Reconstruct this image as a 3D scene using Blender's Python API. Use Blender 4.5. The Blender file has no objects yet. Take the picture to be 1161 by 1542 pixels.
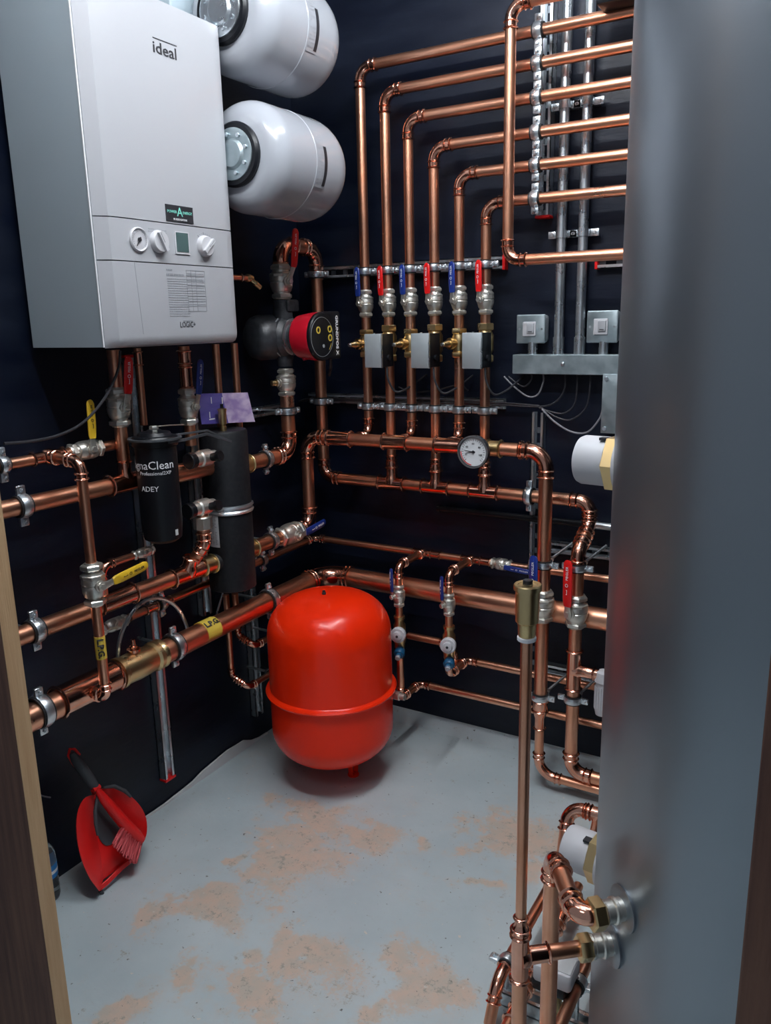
import bpy, math, random
from mathutils import Vector as V, Matrix
random.seed(7)
S = bpy.context.scene
COL = S.collection
PI = math.pi

# ---------------------------------------------------------------- camera
CAM = V((1.5833, -2.1631, 1.3146))
FOC = 1209.22                      # focal length for a 1161 x 1542 frame
YAW, PIT, ROL = 0.534488, 0.233721, -0.0219933
FW = V((-math.sin(YAW)*math.cos(PIT), math.cos(YAW)*math.cos(PIT), -math.sin(PIT)))
r0 = FW.cross(V((0, 0, 1))).normalized(); u0 = r0.cross(FW)
RT = r0*math.cos(ROL)+u0*math.sin(ROL); UP = u0*math.cos(ROL)-r0*math.sin(ROL)
cd = bpy.data.cameras.new('camera'); cam = bpy.data.objects.new('camera', cd); COL.objects.link(cam)
cd.sensor_fit = 'HORIZONTAL'; cd.sensor_width = 36.0; cd.lens = FOC/1161*36
cd.clip_start = .02; cd.clip_end = 50
cam.matrix_world = Matrix(((RT.x, UP.x, -FW.x, CAM.x), (RT.y, UP.y, -FW.y, CAM.y), (RT.z, UP.z, -FW.z, CAM.z), (0, 0, 0, 1)))
S.camera = cam

# ---------------------------------------------------------------- world, exposure, lights
w = bpy.data.worlds.new('world'); S.world = w; w.use_nodes = True
w.node_tree.nodes['Background'].inputs[0].default_value = (.72, .84, 1.0, 1)
w.node_tree.nodes['Background'].inputs[1].default_value = .22
S.view_settings.view_transform = 'Standard'; S.view_settings.look = 'None'
S.view_settings.gamma = 1; S.view_settings.use_curve_mapping = False
S.view_settings.exposure = 0.0
ROOM_X, ROOM_Y, ROOM_Z = 2.35, -1.52, 2.45
LAMP = 125.0
OUT = 5.0                          # strength of the unseen fill panel added outside the doorway                        # strength of the two ceiling tubes

# ---------------------------------------------------------------- materials
def mat(name, col, rough=.5, metal=0.0, emit=None, es=0, trans=0, coat=0, ior=None, alpha=None, spec=None):
    m = bpy.data.materials.new(name); m.use_nodes = True
    b = m.node_tree.nodes['Principled BSDF']
    b.inputs['Base Color'].default_value = (*col, 1); b.inputs['Roughness'].default_value = rough
    b.inputs['Metallic'].default_value = metal
    if emit: b.inputs['Emission Color'].default_value = (*emit, 1); b.inputs['Emission Strength'].default_value = es
    if trans: b.inputs['Transmission Weight'].default_value = trans
    if coat: b.inputs['Coat Weight'].default_value = coat; b.inputs['Coat Roughness'].default_value = .08
    if ior: b.inputs['IOR'].default_value = ior
    if spec is not None: b.inputs['Specular IOR Level'].default_value = spec
    return m
def noise_mix(m, scale, c1, c2, lo=.4, hi=.6, detail=4, stretch=(1, 1, 1), rough=None, bump=0, bscale=None, dist=.002):
    nt = m.node_tree; N = nt.nodes; L = nt.links; b = N['Principled BSDF']
    tc = N.new('ShaderNodeNewGeometry'); mp = N.new('ShaderNodeMapping'); mp.inputs['Scale'].default_value = stretch
    L.new(tc.outputs['Position'], mp.inputs['Vector'])
    n = N.new('ShaderNodeTexNoise'); n.inputs['Scale'].default_value = scale; n.inputs['Detail'].default_value = detail
    L.new(mp.outputs[0], n.inputs['Vector'])
    cr = N.new('ShaderNodeValToRGB'); cr.color_ramp.elements[0].position = lo; cr.color_ramp.elements[1].position = hi
    cr.color_ramp.elements[0].color = (*c1, 1); cr.color_ramp.elements[1].color = (*c2, 1)
    L.new(n.outputs['Fac'], cr.inputs[0]); L.new(cr.outputs[0], b.inputs['Base Color'])
    if rough:
        mr = N.new('ShaderNodeMapRange'); mr.inputs[1].default_value = .3; mr.inputs[2].default_value = .7
        mr.inputs[3].default_value = rough[0]; mr.inputs[4].default_value = rough[1]
        L.new(n.outputs['Fac'], mr.inputs[0]); L.new(mr.outputs[0], b.inputs['Roughness'])
    if bump:
        n2 = N.new('ShaderNodeTexNoise'); n2.inputs['Scale'].default_value = bscale or scale*4; n2.inputs['Detail'].default_value = 3
        L.new(mp.outputs[0], n2.inputs['Vector'])
        bp = N.new('ShaderNodeBump'); bp.inputs['Strength'].default_value = bump; bp.inputs['Distance'].default_value = dist
        L.new(n2.outputs['Fac'], bp.inputs['Height']); L.new(bp.outputs[0], b.inputs['Normal'])
    return cr

M = {}
M['copper'] = mat('copper', (.88, .44, .28), .3, 1)
noise_mix(M['copper'], 9, (.90, .46, .30), (.76, .33, .19), .40, .74, 4, rough=(.27, .40))
M['copper_fit'] = mat('copper_fitting', (.85, .42, .30), .16, 1)
noise_mix(M['copper_fit'], 22, (.88, .46, .33), (.74, .32, .21), .4, .7, 4, rough=(.11, .22))
M['brass'] = mat('brass', (.76, .60, .34), .3, 1)
noise_mix(M['brass'], 12, (.82, .62, .33), (.68, .48, .22), .3, .8, 3, rough=(.26, .36))
M['nickel'] = mat('nickel_plated', (.80, .78, .72), .36, .9)
noise_mix(M['nickel'], 25, (.84, .82, .76), (.70, .67, .60), .3, .8, 3, rough=(.32, .42))
M['zinc'] = mat('zinc_plated', (.80, .85, .90), .3, .95)
noise_mix(M['zinc'], 25, (.84, .89, .93), (.70, .76, .80), .3, .8, 3, rough=(.24, .36))
M['galv'] = mat('galvanised', (.45, .52, .55), .45, .8)
noise_mix(M['galv'], 40, (.36, .44, .47), (.46, .54, .57), .35, .65, 5, rough=(.35, .5))
M['zinc_shaded'] = mat('zinc_in_shade', (.22, .25, .28), .45, .8)  # zinc darkened to paint the shade inside the rail channels
M['zbox'] = mat('zinc_box', (.50, .55, .58), .42, .5)
M['iron'] = mat('cast_iron', (.007, .008, .011), .5, 0, spec=.35)
noise_mix(M['iron'], 90, (.006, .007, .010), (.012, .013, .016), .4, .7, 3, bump=.15, bscale=260)
M['castgrey'] = mat('pump_casting', (.028, .031, .037), .42)
noise_mix(M['castgrey'], 80, (.022, .025, .030), (.040, .043, .050), .4, .7, 3, bump=.2, bscale=220)
M['black'] = mat('black_plastic', (.006, .007, .010), .36, spec=.35)
M['rubber'] = mat('black_rubber', (.012, .012, .014), .6)
M['cable'] = mat('cable', (.03, .03, .035), .28)
M['cablegrey'] = mat('grey_cable', (.22, .22, .24), .3)
M['enamel'] = mat('white_enamel', (.39, .41, .45), .2, coat=.4)
M['panel'] = mat('white_panel', (.45, .46, .49), .28, coat=.3)
M['side'] = mat('grey_casing', (.40, .48, .53), .38)
M['whitep'] = mat('white_plastic', (.60, .60, .63), .42)
M['red'] = mat('red_enamel', (.95, .028, .003), .25, coat=.12, spec=.30)
M['redp'] = mat('red_plastic', (.72, .012, .012), .3)
M['crimson'] = mat('crimson_housing', (.50, .008, .022), .3)
M['lightblue'] = mat('bottle_blue', (.03, .22, .55), .3)
M['blue'] = mat('blue_plastic', (.012, .035, .23), .32)
M['teal'] = mat('blue_cap', (.008, .09, .20), .35)
M['yellow'] = mat('yellow_plastic', (.80, .50, .03), .35)
M['yelltape'] = mat('yellow_tape', (.76, .56, .08), .4)
M['ink'] = mat('dark_print', (.02, .02, .025), .5)
M['greyink'] = mat('grey_print', (.30, .31, .34), .5)
M['white'] = mat('white_print', (.85, .85, .88), .5)
M['lcd'] = mat('lcd_screen', (.07, .12, .12), .25)
M['green'] = mat('green_print', (.25, .75, .62), .5)
M['glass'] = mat('clear_plastic', (.88, .93, .95), .05, trans=.95, ior=1.33)
M['water'] = mat('bottle_water', (.9, .95, 1), .02, trans=1, ior=1.33)
M['paper'] = mat('label_paper', (.62, .63, .64), .6)
M['purple'] = mat('purple_card', (.10, .09, .32), .35)
noise_mix(M['purple'], 9, (.07, .055, .26), (.12, .10, .34), .42, .62, 3, (3, 1, 4))
M['purple2'] = mat('lilac_card', (.4, .3, .5), .3)
noise_mix(M['purple2'], 5, (.30, .21, .46), (.58, .47, .64), .40, .62, 3, (1, 4, 8))
M['bristle'] = mat('red_bristle', (.50, .05, .06), .6)
M['greyrub'] = mat('grey_soft_grip', (.045, .05, .058), .6)
M['dial'] = mat('dial_white', (.80, .82, .84), .4)

M['wall'] = mat('navy_black_paint', (.006, .009, .020), .42, spec=.32)
noise_mix(M['wall'], 3.2, (.0015, .0038, .0125), (.0040, .0080, .0200), .35, .7, 6, (1, 1, 5), rough=(.34, .52), bump=.25, bscale=14, dist=.003)
M['ceil'] = mat('ceiling_paint', (.55, .58, .62), .7)
M['cyl'] = mat('cylinder_steel', (.30, .335, .37), .34, .85)
M['wood'] = mat('shaded_timber', (.35, .22, .12), .7)  # door timber with the shade of its unlit front put into the colour
noise_mix(M['wood'], 6, (.085, .036, .026), (.17, .080, .050), .3, .72, 7, (14, 14, .8), bump=.5, bscale=30, dist=.002)
M['wood_lit'] = mat('lit_timber', (.5, .34, .2), .6)  # lighter copy of the same timber, lamplight put into its colour
noise_mix(M['wood_lit'], 7, (.55, .33, .17), (.68, .45, .25), .3, .72, 7, (14, 14, .8), bump=.4, bscale=30, dist=.002)
# painted concrete floor: slate paint, worn patches of tan screed, specks
fm = M['floor'] = mat('painted_floor', (.3, .35, .38), .5)
nt = fm.node_tree; N = nt.nodes; L = nt.links; bs = N['Principled BSDF']
ge = N.new('ShaderNodeNewGeometry')
def nz(sc, det=5, ro=.6, off=(0, 0, 0)):
    mp = N.new('ShaderNodeMapping'); mp.inputs['Location'].default_value = off
    L.new(ge.outputs['Position'], mp.inputs[0])
    n = N.new('ShaderNodeTexNoise'); n.inputs['Scale'].default_value = sc; n.inputs['Detail'].default_value = det
    n.inputs['Roughness'].default_value = ro; L.new(mp.outputs[0], n.inputs['Vector']); return n.outputs['Fac']
def ramp(src, lo, hi, a=(0, 0, 0), b=(1, 1, 1)):
    c = N.new('ShaderNodeValToRGB'); c.color_ramp.elements[0].position = lo; c.color_ramp.elements[1].position = hi
    c.color_ramp.elements[0].color = (*a, 1); c.color_ramp.elements[1].color = (*b, 1); L.new(src, c.inputs[0]); return c.outputs[0]
def math_(op, a, b):
    n = N.new('ShaderNodeMath'); n.operation = op
    for i, q in enumerate((a, b)):
        if isinstance(q, (int, float)): n.inputs[i].default_value = q
        else: L.new(q, n.inputs[i])
    return n.outputs[0]
def mixc(f, a, b):
    n = N.new('ShaderNodeMix'); n.data_type = 'RGBA'
    L.new(f, n.inputs[0])
    for i, q in ((6, a), (7, b)):
        if isinstance(q, tuple): n.inputs[i].default_value = (*q, 1)
        else: L.new(q, n.inputs[i])
    return n.outputs[2]
wn = N.new('ShaderNodeTexNoise'); wn.inputs['Scale'].default_value = 4.5; wn.inputs['Detail'].default_value = 4; L.new(ge.outputs['Position'], wn.inputs['Vector'])
wv1 = N.new('ShaderNodeVectorMath'); wv1.operation = 'SUBTRACT'; L.new(wn.outputs['Color'], wv1.inputs[0]); wv1.inputs[1].default_value = (.5, .5, .5)
wv2 = N.new('ShaderNodeVectorMath'); wv2.operation = 'MULTIPLY'; L.new(wv1.outputs[0], wv2.inputs[0]); wv2.inputs[1].default_value = (.55, .55, 0)
wpos = N.new('ShaderNodeVectorMath'); wpos.operation = 'ADD'; L.new(ge.outputs['Position'], wpos.inputs[0]); L.new(wv2.outputs[0], wpos.inputs[1])
def spot(cx, cy, rad):          # 1 at a worn place of the floor, 0 away from it
    n = N.new('ShaderNodeVectorMath'); n.operation = 'DISTANCE'; L.new(wpos.outputs[0], n.inputs[0]); n.inputs[1].default_value = (cx, cy, 0)
    m = N.new('ShaderNodeMapRange'); L.new(n.outputs['Value'], m.inputs[0]); m.inputs[1].default_value = rad; m.inputs[2].default_value = 0
    m.inputs[3].default_value = 0; m.inputs[4].default_value = 1; return m.outputs[0]
base = mixc(ramp(nz(2.5, 6), .35, .7), (.44, .525, .555), (.56, .63, .65))
SPOTS = [(0.469, -0.601, 0.2), (0.459, -0.793, 0.22), (0.913, -0.424, 0.17), (0.986, -0.475, 0.14), (0.369, -1.028, 0.12), (0.608, -0.622, 0.12), (0.709, -0.519, 0.08), (0.657, -1.007, 0.16), (0.519, -1.062, 0.1), (0.889, -0.98, 0.16), (0.292, -0.825, 0.05), (0.466, -1.253, 0.1), (0.403, -0.568, 0.1), (0.649, -1.152, 0.16), (0.486, -1.068, 0.04), (0.872, -0.622, 0.07)]
wear = None
for s in SPOTS:
    o = spot(*s); wear = o if wear is None else math_('MAXIMUM', wear, o)
wf = math_('ADD', math_('MULTIPLY', wear, .36), math_('MULTIPLY', nz(9, 12, .82), 1.0))
wmask = math_('ADD', math_('MULTIPLY', ramp(wf, .645, .70), .60), math_('MULTIPLY', ramp(math_('ADD', wf, math_('MULTIPLY', nz(3.2, 4, .6, (1, 7, 0)), .25)), .66, .88), .40))
tan = mixc(ramp(nz(26, 6), .4, .65), (.66, .49, .38), (.55, .48, .40))
c = mixc(math_('MULTIPLY', wmask, .9), base, tan)
c = mixc(ramp(nz(60, 3, .5, (3, 1, 0)), .70, .73), c, (.66, .62, .56))
c = mixc(ramp(nz(70, 4, .6, (9, 4, 0)), .68, .70), c, (.14, .14, .13))
c = mixc(ramp(math_('ADD', nz(30, 9, .85, (2, 4, 0)), math_('MULTIPLY', wear, .08)), .60, .66), c, (.36, .34, .29))
c = mixc(ramp(nz(17, 8, .8, (5, 5, 0)), .62, .70), c, (.33, .32, .28))
L.new(c, bs.inputs['Base Color'])
rr = N.new('ShaderNodeMapRange'); L.new(nz(8), rr.inputs[0]); rr.inputs[1].default_value = .3; rr.inputs[2].default_value = .7; rr.inputs[3].default_value = .32; rr.inputs[4].default_value = .6
L.new(rr.outputs[0], bs.inputs['Roughness'])
bp = N.new('ShaderNodeBump'); bp.inputs['Strength'].default_value = .35; bp.inputs['Distance'].default_value = .002
L.new(nz(35, 6), bp.inputs['Height']); L.new(bp.outputs[0], bs.inputs['Normal'])

# ---------------------------------------------------------------- mesh helpers
def frame(ax):
    ax = V(ax).normalized(); t = V((0, 0, 1)) if abs(ax.z) < .9 else V((0, 1, 0))
    x = ax.cross(t).normalized(); return x, ax.cross(x).normalized(), ax
class MB:
    def __init__(s): s.v = []; s.f = []
    def add(s, vs, fs):
        o = len(s.v); s.v += [V(q) for q in vs]; s.f += [[i+o for i in f] for f in fs]; return s
    def tube(s, pts, r, n=16, cap=True):
        pts = [V(p) for p in pts]; k = len(pts); rs = r if isinstance(r, (list, tuple)) else [r]*k
        d0 = (pts[1]-pts[0]).normalized(); x, y, _ = frame(d0); vs = []
        for i, p in enumerate(pts):
            d = (pts[min(i+1, k-1)]-pts[max(i-1, 0)]).normalized()
            x = (x-d*x.dot(d)).normalized(); y = d.cross(x)
            for j in range(n):
                a = 2*PI*j/n; vs.append(p+(x*math.cos(a)+y*math.sin(a))*rs[i])
        fs = [[i*n+j, i*n+(j+1) % n, (i+1)*n+(j+1) % n, (i+1)*n+j] for i in range(k-1) for j in range(n)]
        if cap: fs += [list(range(n))[::-1], [(k-1)*n+j for j in range(n)]]
        return s.add(vs, fs)
    def lathe(s, o, ax, prof, n=24, rot=0, cap=True):       # prof: (distance along axis, radius)
        o = V(o); x, y, a = frame(ax); vs = []; k = len(prof)
        for t, r in prof:
            for j in range(n):
                q = 2*PI*j/n+rot; vs.append(o+a*t+(x*math.cos(q)+y*math.sin(q))*max(r, 1e-5))
        fs = [[i*n+j, i*n+(j+1) % n, (i+1)*n+(j+1) % n, (i+1)*n+j] for i in range(k-1) for j in range(n)]
        if cap: fs += [list(range(n))[::-1], [(k-1)*n+j for j in range(n)]]
        return s.add(vs, fs)
    def hexn(s, o, ax, t0, t1, r, n=6, rot=0):
        c = min(.0025, (t1-t0)*.2)
        return s.lathe(o, ax, [(t0, r*.90), (t0+c, r), (t1-c, r), (t1, r*.90)], n, rot)
    def box(s, c, sz, ax=None, bev=0):
        c = V(c); X, Y, Z = ax if ax else (V((1, 0, 0)), V((0, 1, 0)), V((0, 0, 1)))
        X, Y, Z = V(X), V(Y), V(Z)
        hx, hy, hz = [q/2 for q in sz]
        b = min(bev, hx*.9, hy*.9, hz*.9)
        if b <= 0:
            vs = [c+X*hx*i+Y*hy*j+Z*hz*k for k in (-1, 1) for j in (-1, 1) for i in (-1, 1)]
            return s.add(vs, [[0, 2, 3, 1], [4, 5, 7, 6], [0, 1, 5, 4], [2, 6, 7, 3], [0, 4, 6, 2], [1, 3, 7, 5]])
        # rounded in plan (X,Y), chamfered along Z
        ring = []
        for (sx, sy, a0) in ((1, 1, 0), (-1, 1, 90), (-1, -1, 180), (1, -1, 270)):
            for q in range(4):
                a = math.radians(a0+q*30); ring.append((sx*(hx-b)+b*math.cos(a), sy*(hy-b)+b*math.sin(a)))
        n = len(ring); vs = []
        lv = [(-hz, b), (-hz+b*.3, b*.3), (-hz+b, 0), (hz-b, 0), (hz-b*.3, b*.3), (hz, b)]
        for z, ins in lv:
            for (px, py) in ring:
                fx = (hx-ins)/hx; fy = (hy-ins)/hy
                vs.append(c+X*px*fx+Y*py*fy+Z*z)
        fs = [[i*n+j, i*n+(j+1) % n, (i+1)*n+(j+1) % n, (i+1)*n+j] for i in range(len(lv)-1) for j in range(n)]
        fs += [list(range(n))[::-1], [(len(lv)-1)*n+j for j in range(n)]]
        return s.add(vs, fs)
    def prism(s, poly, d):                                  # 3D outline extruded by vector d
        n = len(poly); d = V(d); poly = [V(p) for p in poly]
        return s.add(poly+[p+d for p in poly], [list(range(n))[::-1], list(range(n, 2*n))]+[[i, (i+1) % n, n+(i+1) % n, n+i] for i in range(n)])
    def strip(s, pts, wd, w, t):                            # flat bar along a path; wd = width direction
        pts = [V(p) for p in pts]; wd = V(wd).normalized(); vs = []; k = len(pts)
        ws = w if isinstance(w, (list, tuple)) else [w]*k
        for i, p in enumerate(pts):
            d = (pts[min(i+1, k-1)]-pts[max(i-1, 0)]).normalized(); nn = d.cross(wd).normalized()
            a, b = ws[i]/2, t/2
            for (q, r) in ((1, .45), (.8, 1), (-.8, 1), (-1, .45), (-1, -.45), (-.8, -1), (.8, -1), (1, -.45)): vs.append(p+wd*a*q+nn*b*r)
        fs = [[i*8+j, i*8+(j+1) % 8, (i+1)*8+(j+1) % 8, (i+1)*8+j] for i in range(k-1) for j in range(8)]
        fs += [list(range(8))[::-1], [(k-1)*8+j for j in range(8)]]
        return s.add(vs, fs)
    def build(s, name, m, parent=None, ang=38):
        me = bpy.data.meshes.new(name); off = parent_loc(parent)
        me.from_pydata([tuple(p-off) for p in s.v], [], s.f); me.materials.append(M[m] if isinstance(m, str) else m)
        import bmesh
        bm = bmesh.new(); bm.from_mesh(me); bmesh.ops.recalc_face_normals(bm, faces=bm.faces); bm.to_mesh(me); bm.free()
        me.polygons.foreach_set('use_smooth', [True]*len(me.polygons)); me.set_sharp_from_angle(angle=math.radians(ang))
        o = bpy.data.objects.new(name, me); COL.objects.link(o)
        if parent: o.parent = parent
        return o
LOC = {}
def parent_loc(p):
    q = V((0, 0, 0))
    while p is not None: q = q+V(p.location); p = p.parent
    return q
def tag(o, label, cat, group=None, kind=None):
    o['label'] = label; o['category'] = cat
    if group: o['group'] = group
    if kind: o['kind'] = kind
    return o
GROUPS = {'pipe_clamp': 'zinc pipe clamps', 'copper_pipe': 'copper pipe runs', 'ball_valve': 'lever valves in the copper pipes', 'strut_rail': 'slotted wall rails',
          'motorised_valve': 'grey boxed motor valves', 'balancing_valve': 'small brass balancing valves', 'light_switch': 'switches above the trunking', 'steel_conduit': 'upright conduits',
          'conduit_saddle': 'conduit saddles', 'filling_valve': 'filling valves on the thin drops', 'immersion_heater': 'white capped immersion heaters', 'isolation_valve': 'filter isolation valves', 'pipe_boss': 'low bosses of the cylinder', 'cable': 'loose cables', 'ceiling_light': 'ceiling lights'}
def thing(name, label, cat, loc, group=None):
    group = group or GROUPS.get(name)
    o = bpy.data.objects.new(name, None); COL.objects.link(o); o.location = V(loc); o.empty_display_size = .02
    return tag(o, label, cat, group)
def struct(o): o['kind'] = 'structure'; return o
def txt(body, o, right, up, size, m, parent, name='lettering', align='CENTER', depth=.0003, shear=0, fit=None, bold=0):
    cu = bpy.data.curves.new(name, 'FONT'); cu.body = body; cu.size = size; cu.align_x = align; cu.align_y = 'CENTER'; cu.extrude = depth; cu.resolution_u = 2; cu.shear = shear; cu.offset = bold*size
    t = bpy.data.objects.new('tmp', cu); COL.objects.link(t); dg = bpy.context.evaluated_depsgraph_get(); dg.update()
    me = bpy.data.meshes.new_from_object(t.evaluated_get(dg)); bpy.data.objects.remove(t)
    R_ = V(right).normalized(); U_ = V(up).normalized(); N_ = R_.cross(U_); off = parent_loc(parent)
    sx = 1
    if fit:
        wdt = max(v.co.x for v in me.vertices)-min(v.co.x for v in me.vertices); sx = fit/wdt
    for v in me.vertices: v.co = V(o)+R_*v.co.x*sx+U_*v.co.y+N_*v.co.z-off
    me.materials.clear(); me.materials.append(M[m])
    ob = bpy.data.objects.new(name, me); COL.objects.link(ob); ob.parent = parent
    return ob

# points of the photographed room: where a sight line meets a given upright or level plane
def sight(px, py): return FW*FOC+RT*(px-580.5)-UP*(py-771)
def onx(px, py, x): d = sight(px, py); return CAM+d*((x-CAM.x)/d.x)
def ony(px, py, y): d = sight(px, py); return CAM+d*((y-CAM.y)/d.y)
def onz(px, py, z): d = sight(px, py); return CAM+d*((z-CAM.z)/d.z)
def snap(pts, tol=.35):
    pts = [V(p) for p in pts]
    for _ in range(4):
        for i in range(len(pts)-1):
            a, b = pts[i], pts[i+1]; d = b-a; k = max(range(3), key=lambda q: abs(d[q]))
            for q in range(3):
                if q != k and abs(d[q]) < tol*abs(d[k]):
                    mm = (a[q]+b[q])/2; a[q] = mm; b[q] = mm
    return pts
def bw(pts, off): return snap([ony(x, y, -off) for x, y in pts])      # run along the back wall
def lw(pts, off): return snap([onx(x, y, off) for x, y in pts])       # run along the left wall

def fillet(pts, R, seg=9):
    out = [pts[0]]; info = []
    for i in range(1, len(pts)-1):
        a, b, c_ = pts[i-1], pts[i], pts[i+1]; d1 = (a-b).normalized(); d2 = (c_-b).normalized()
        ang = d1.angle(d2); 
        if ang > 3.1: continue
        t = min(R/math.tan(ang/2), (a-b).length*.49 if i > 1 else (a-b).length*.95, (c_-b).length*.49 if i < len(pts)-2 else (c_-b).length*.95)
        Rr = t*math.tan(ang/2); ctr = b+(d1+d2).normalized()*(Rr/math.sin(ang/2))
        p1 = b+d1*t; p2 = b+d2*t; v1 = p1-ctr; v2 = p2-ctr; th = v1.angle(v2); axis = v1.cross(v2).normalized()
        arc = [ctr+Matrix.Rotation(th*k/seg, 3, axis) @ v1 for k in range(seg+1)]
        info.append((arc, d1, d2)); out += arc
    out.append(pts[-1]); return out, info
def bead(mb, p, d, r, n=20):          # raised collar at the mouth of a fitting
    b = min(r*.10+.0008, .0027)
    mb.lathe(V(p)-V(d)*b*1.2, d, [(0, r*1.0), (b*.4, r*1.0+b), (b*1.2, r*1.0+b*1.7), (b*2.0, r+b), (b*2.4, r*1.0)], n, cap=False)
def elbow(parent, arc, d1, d2, r, m='copper_fit', n=20):
    mb = MB(); R1 = r*1.10; ext = min(r*1.15, .018)
    p = [arc[0]+d1*ext]+arc+[arc[-1]+d2*ext]
    mb.tube(p, R1, n)
    bead(mb, p[0], d1, R1); bead(mb, p[-1], d2, R1)
    bead(mb, arc[0]+d1*r*.1, d1, R1*.955); bead(mb, arc[-1]+d2*r*.1, d2, R1*.955)
    return mb.build('elbow', m, parent)
def coupler(parent, p, d, r, L_=None, m='copper_fit', name='coupling', fat=1.12):
    L_ = L_ or r*4; d = V(d).normalized(); p = V(p); mb = MB()
    mb.tube([p-d*L_/2, p+d*L_/2], r*fat, 20); bead(mb, p-d*L_/2, d, r*fat); bead(mb, p+d*L_/2, d, r*fat)
    return mb.build(name, m, parent)
def tee(parent, p, d, bd, r, rb=None, L_=None, lb=None, m='copper_fit', fat=1.12):
    rb = rb or r; L_ = L_ or r*5; lb = lb or r*2.2; d = V(d).normalized(); bd = V(bd).normalized(); p = V(p); mb = MB()
    mb.tube([p-d*L_/2, p+d*L_/2], r*fat, 22); bead(mb, p-d*L_/2, d, r*fat); bead(mb, p+d*L_/2, d, r*fat)
    mb.tube([p, p+bd*r*.9, p+bd*r*1.25, p+bd*lb], [rb*1.5, rb*1.45, rb*1.14, rb*1.12], 18); bead(mb, p+bd*lb, bd, rb*1.12)
    return mb.build('tee', m, parent)
def reducer(parent, p, d, r1, r2, L_, m='copper_fit'):
    d = V(d).normalized(); p = V(p); mb = MB()
    mb.lathe(p, d, [(0, r1*1.12), (L_*.35, r1*1.12), (L_*.5, (r1+r2)*.56), (L_*.62, r2*1.12), (L_, r2*1.12)], 20)
    bead(mb, p, d, r1*1.12); bead(mb, p+d*L_, d, r2*1.12); bead(mb, p+d*L_*.35, d, r1*1.10)
    return mb.build('reducer', m, parent)
def pipe(label, pts, r, R=None, name='copper_pipe', group=None, m='copper', bent=False, root=None, cat='pipe'):
    pts = [V(p) for p in pts]; pts = [p for i, p in enumerate(pts) if i == 0 or (p-pts[i-1]).length > 1e-4]; R = R or r*2.1
    if root is None: root = thing(name, label, cat, pts[-1] if pts[-1].z < pts[0].z else pts[0], group)
    path, info = fillet(pts, R)
    if bent: MB().tube(path, r, 18).build('tube', m, root); return root
    ends = [pts[0]]
    for arc, d1, d2 in info: ends += [arc[0], arc[-1]]
    ends.append(pts[-1])
    for i in range(0, len(ends), 2):
        if (ends[i+1]-ends[i]).length > .004: MB().tube([ends[i], ends[i+1]], r, 20).build('tube', m, root)
    for arc, d1, d2 in info: elbow(root, arc, d1, d2, r, m='copper_fit' if m == 'copper' else m)
    return root
def cable(label, pts, r=.003, m='cable', name='cable', group=None, cat='cable'):
    P = [V(p) for p in pts]; out = []
    Q = [P[0]*2-P[1]]+P+[P[-1]*2-P[-2]]
    for i in range(1, len(Q)-2):
        for k in range(8):
            t = k/8; a, b, c_, d = Q[i-1:i+3]
            out.append(.5*((2*b)+(-a+c_)*t+(2*a-5*b+4*c_-d)*t*t+(-a+3*b-3*c_+d)*t**3))
    out.append(P[-1])
    o = MB().tube(out, r, 8).build(name, m)
    return tag(o, label, cat, group or GROUPS.get(name))
def clamp(label, p, ax, r, ear, back=None, so=.05, group=None, w=.017, rod=True):
    p = V(p); ax = V(ax).normalized(); ear = V(ear).normalized()
    root = thing('pipe_clamp', label, 'clamp', p, group)
    R1 = r+.003; R2 = R1+.003
    MB().lathe(p-ax*w*.72, ax, [(0, r+.0002), (0, R1+.001), (w*1.44, R1+.001), (w*1.44, r+.0002)], 24, cap=False).build('rubber_liner', 'rubber', root)
    MB().lathe(p-ax*w*.5, ax, [(0, R1), (0, R2), (w*.3, R2+.0014), (w*.7, R2+.0014), (w, R2), (w, R1)], 24, cap=False).build('band', 'zinc', root)
    nrm = ax.cross(ear)
    for s in (-1, 1):
        c_ = p+ear*s*(R2+.0085)
        e = MB().box(c_, (.019, .0085, w), (ear, nrm, ax), .0022).build('ear', 'zinc', root)
        mb = MB()
        for q in (-1, 1):
            mb.hexn(c_+nrm*q*.0040, nrm*q, 0, .0045, .0050); mb.lathe(c_+nrm*q*.0085, nrm*q, [(0, .0026), (.003, .0026)], 10)
        mb.build('bolt', 'zinc', e)
    if back is not None:
        bk = V(back).normalized()
        MB().hexn(p+bk*R2, bk, -.001, .009, .0085).build('boss', 'zinc', root)
        if rod: MB().lathe(p+bk*R2, bk, [(0, .004), (max(so-R2-.002, .004), .004)], 10).build('threaded_rod', 'zinc', root)
    return root
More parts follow.
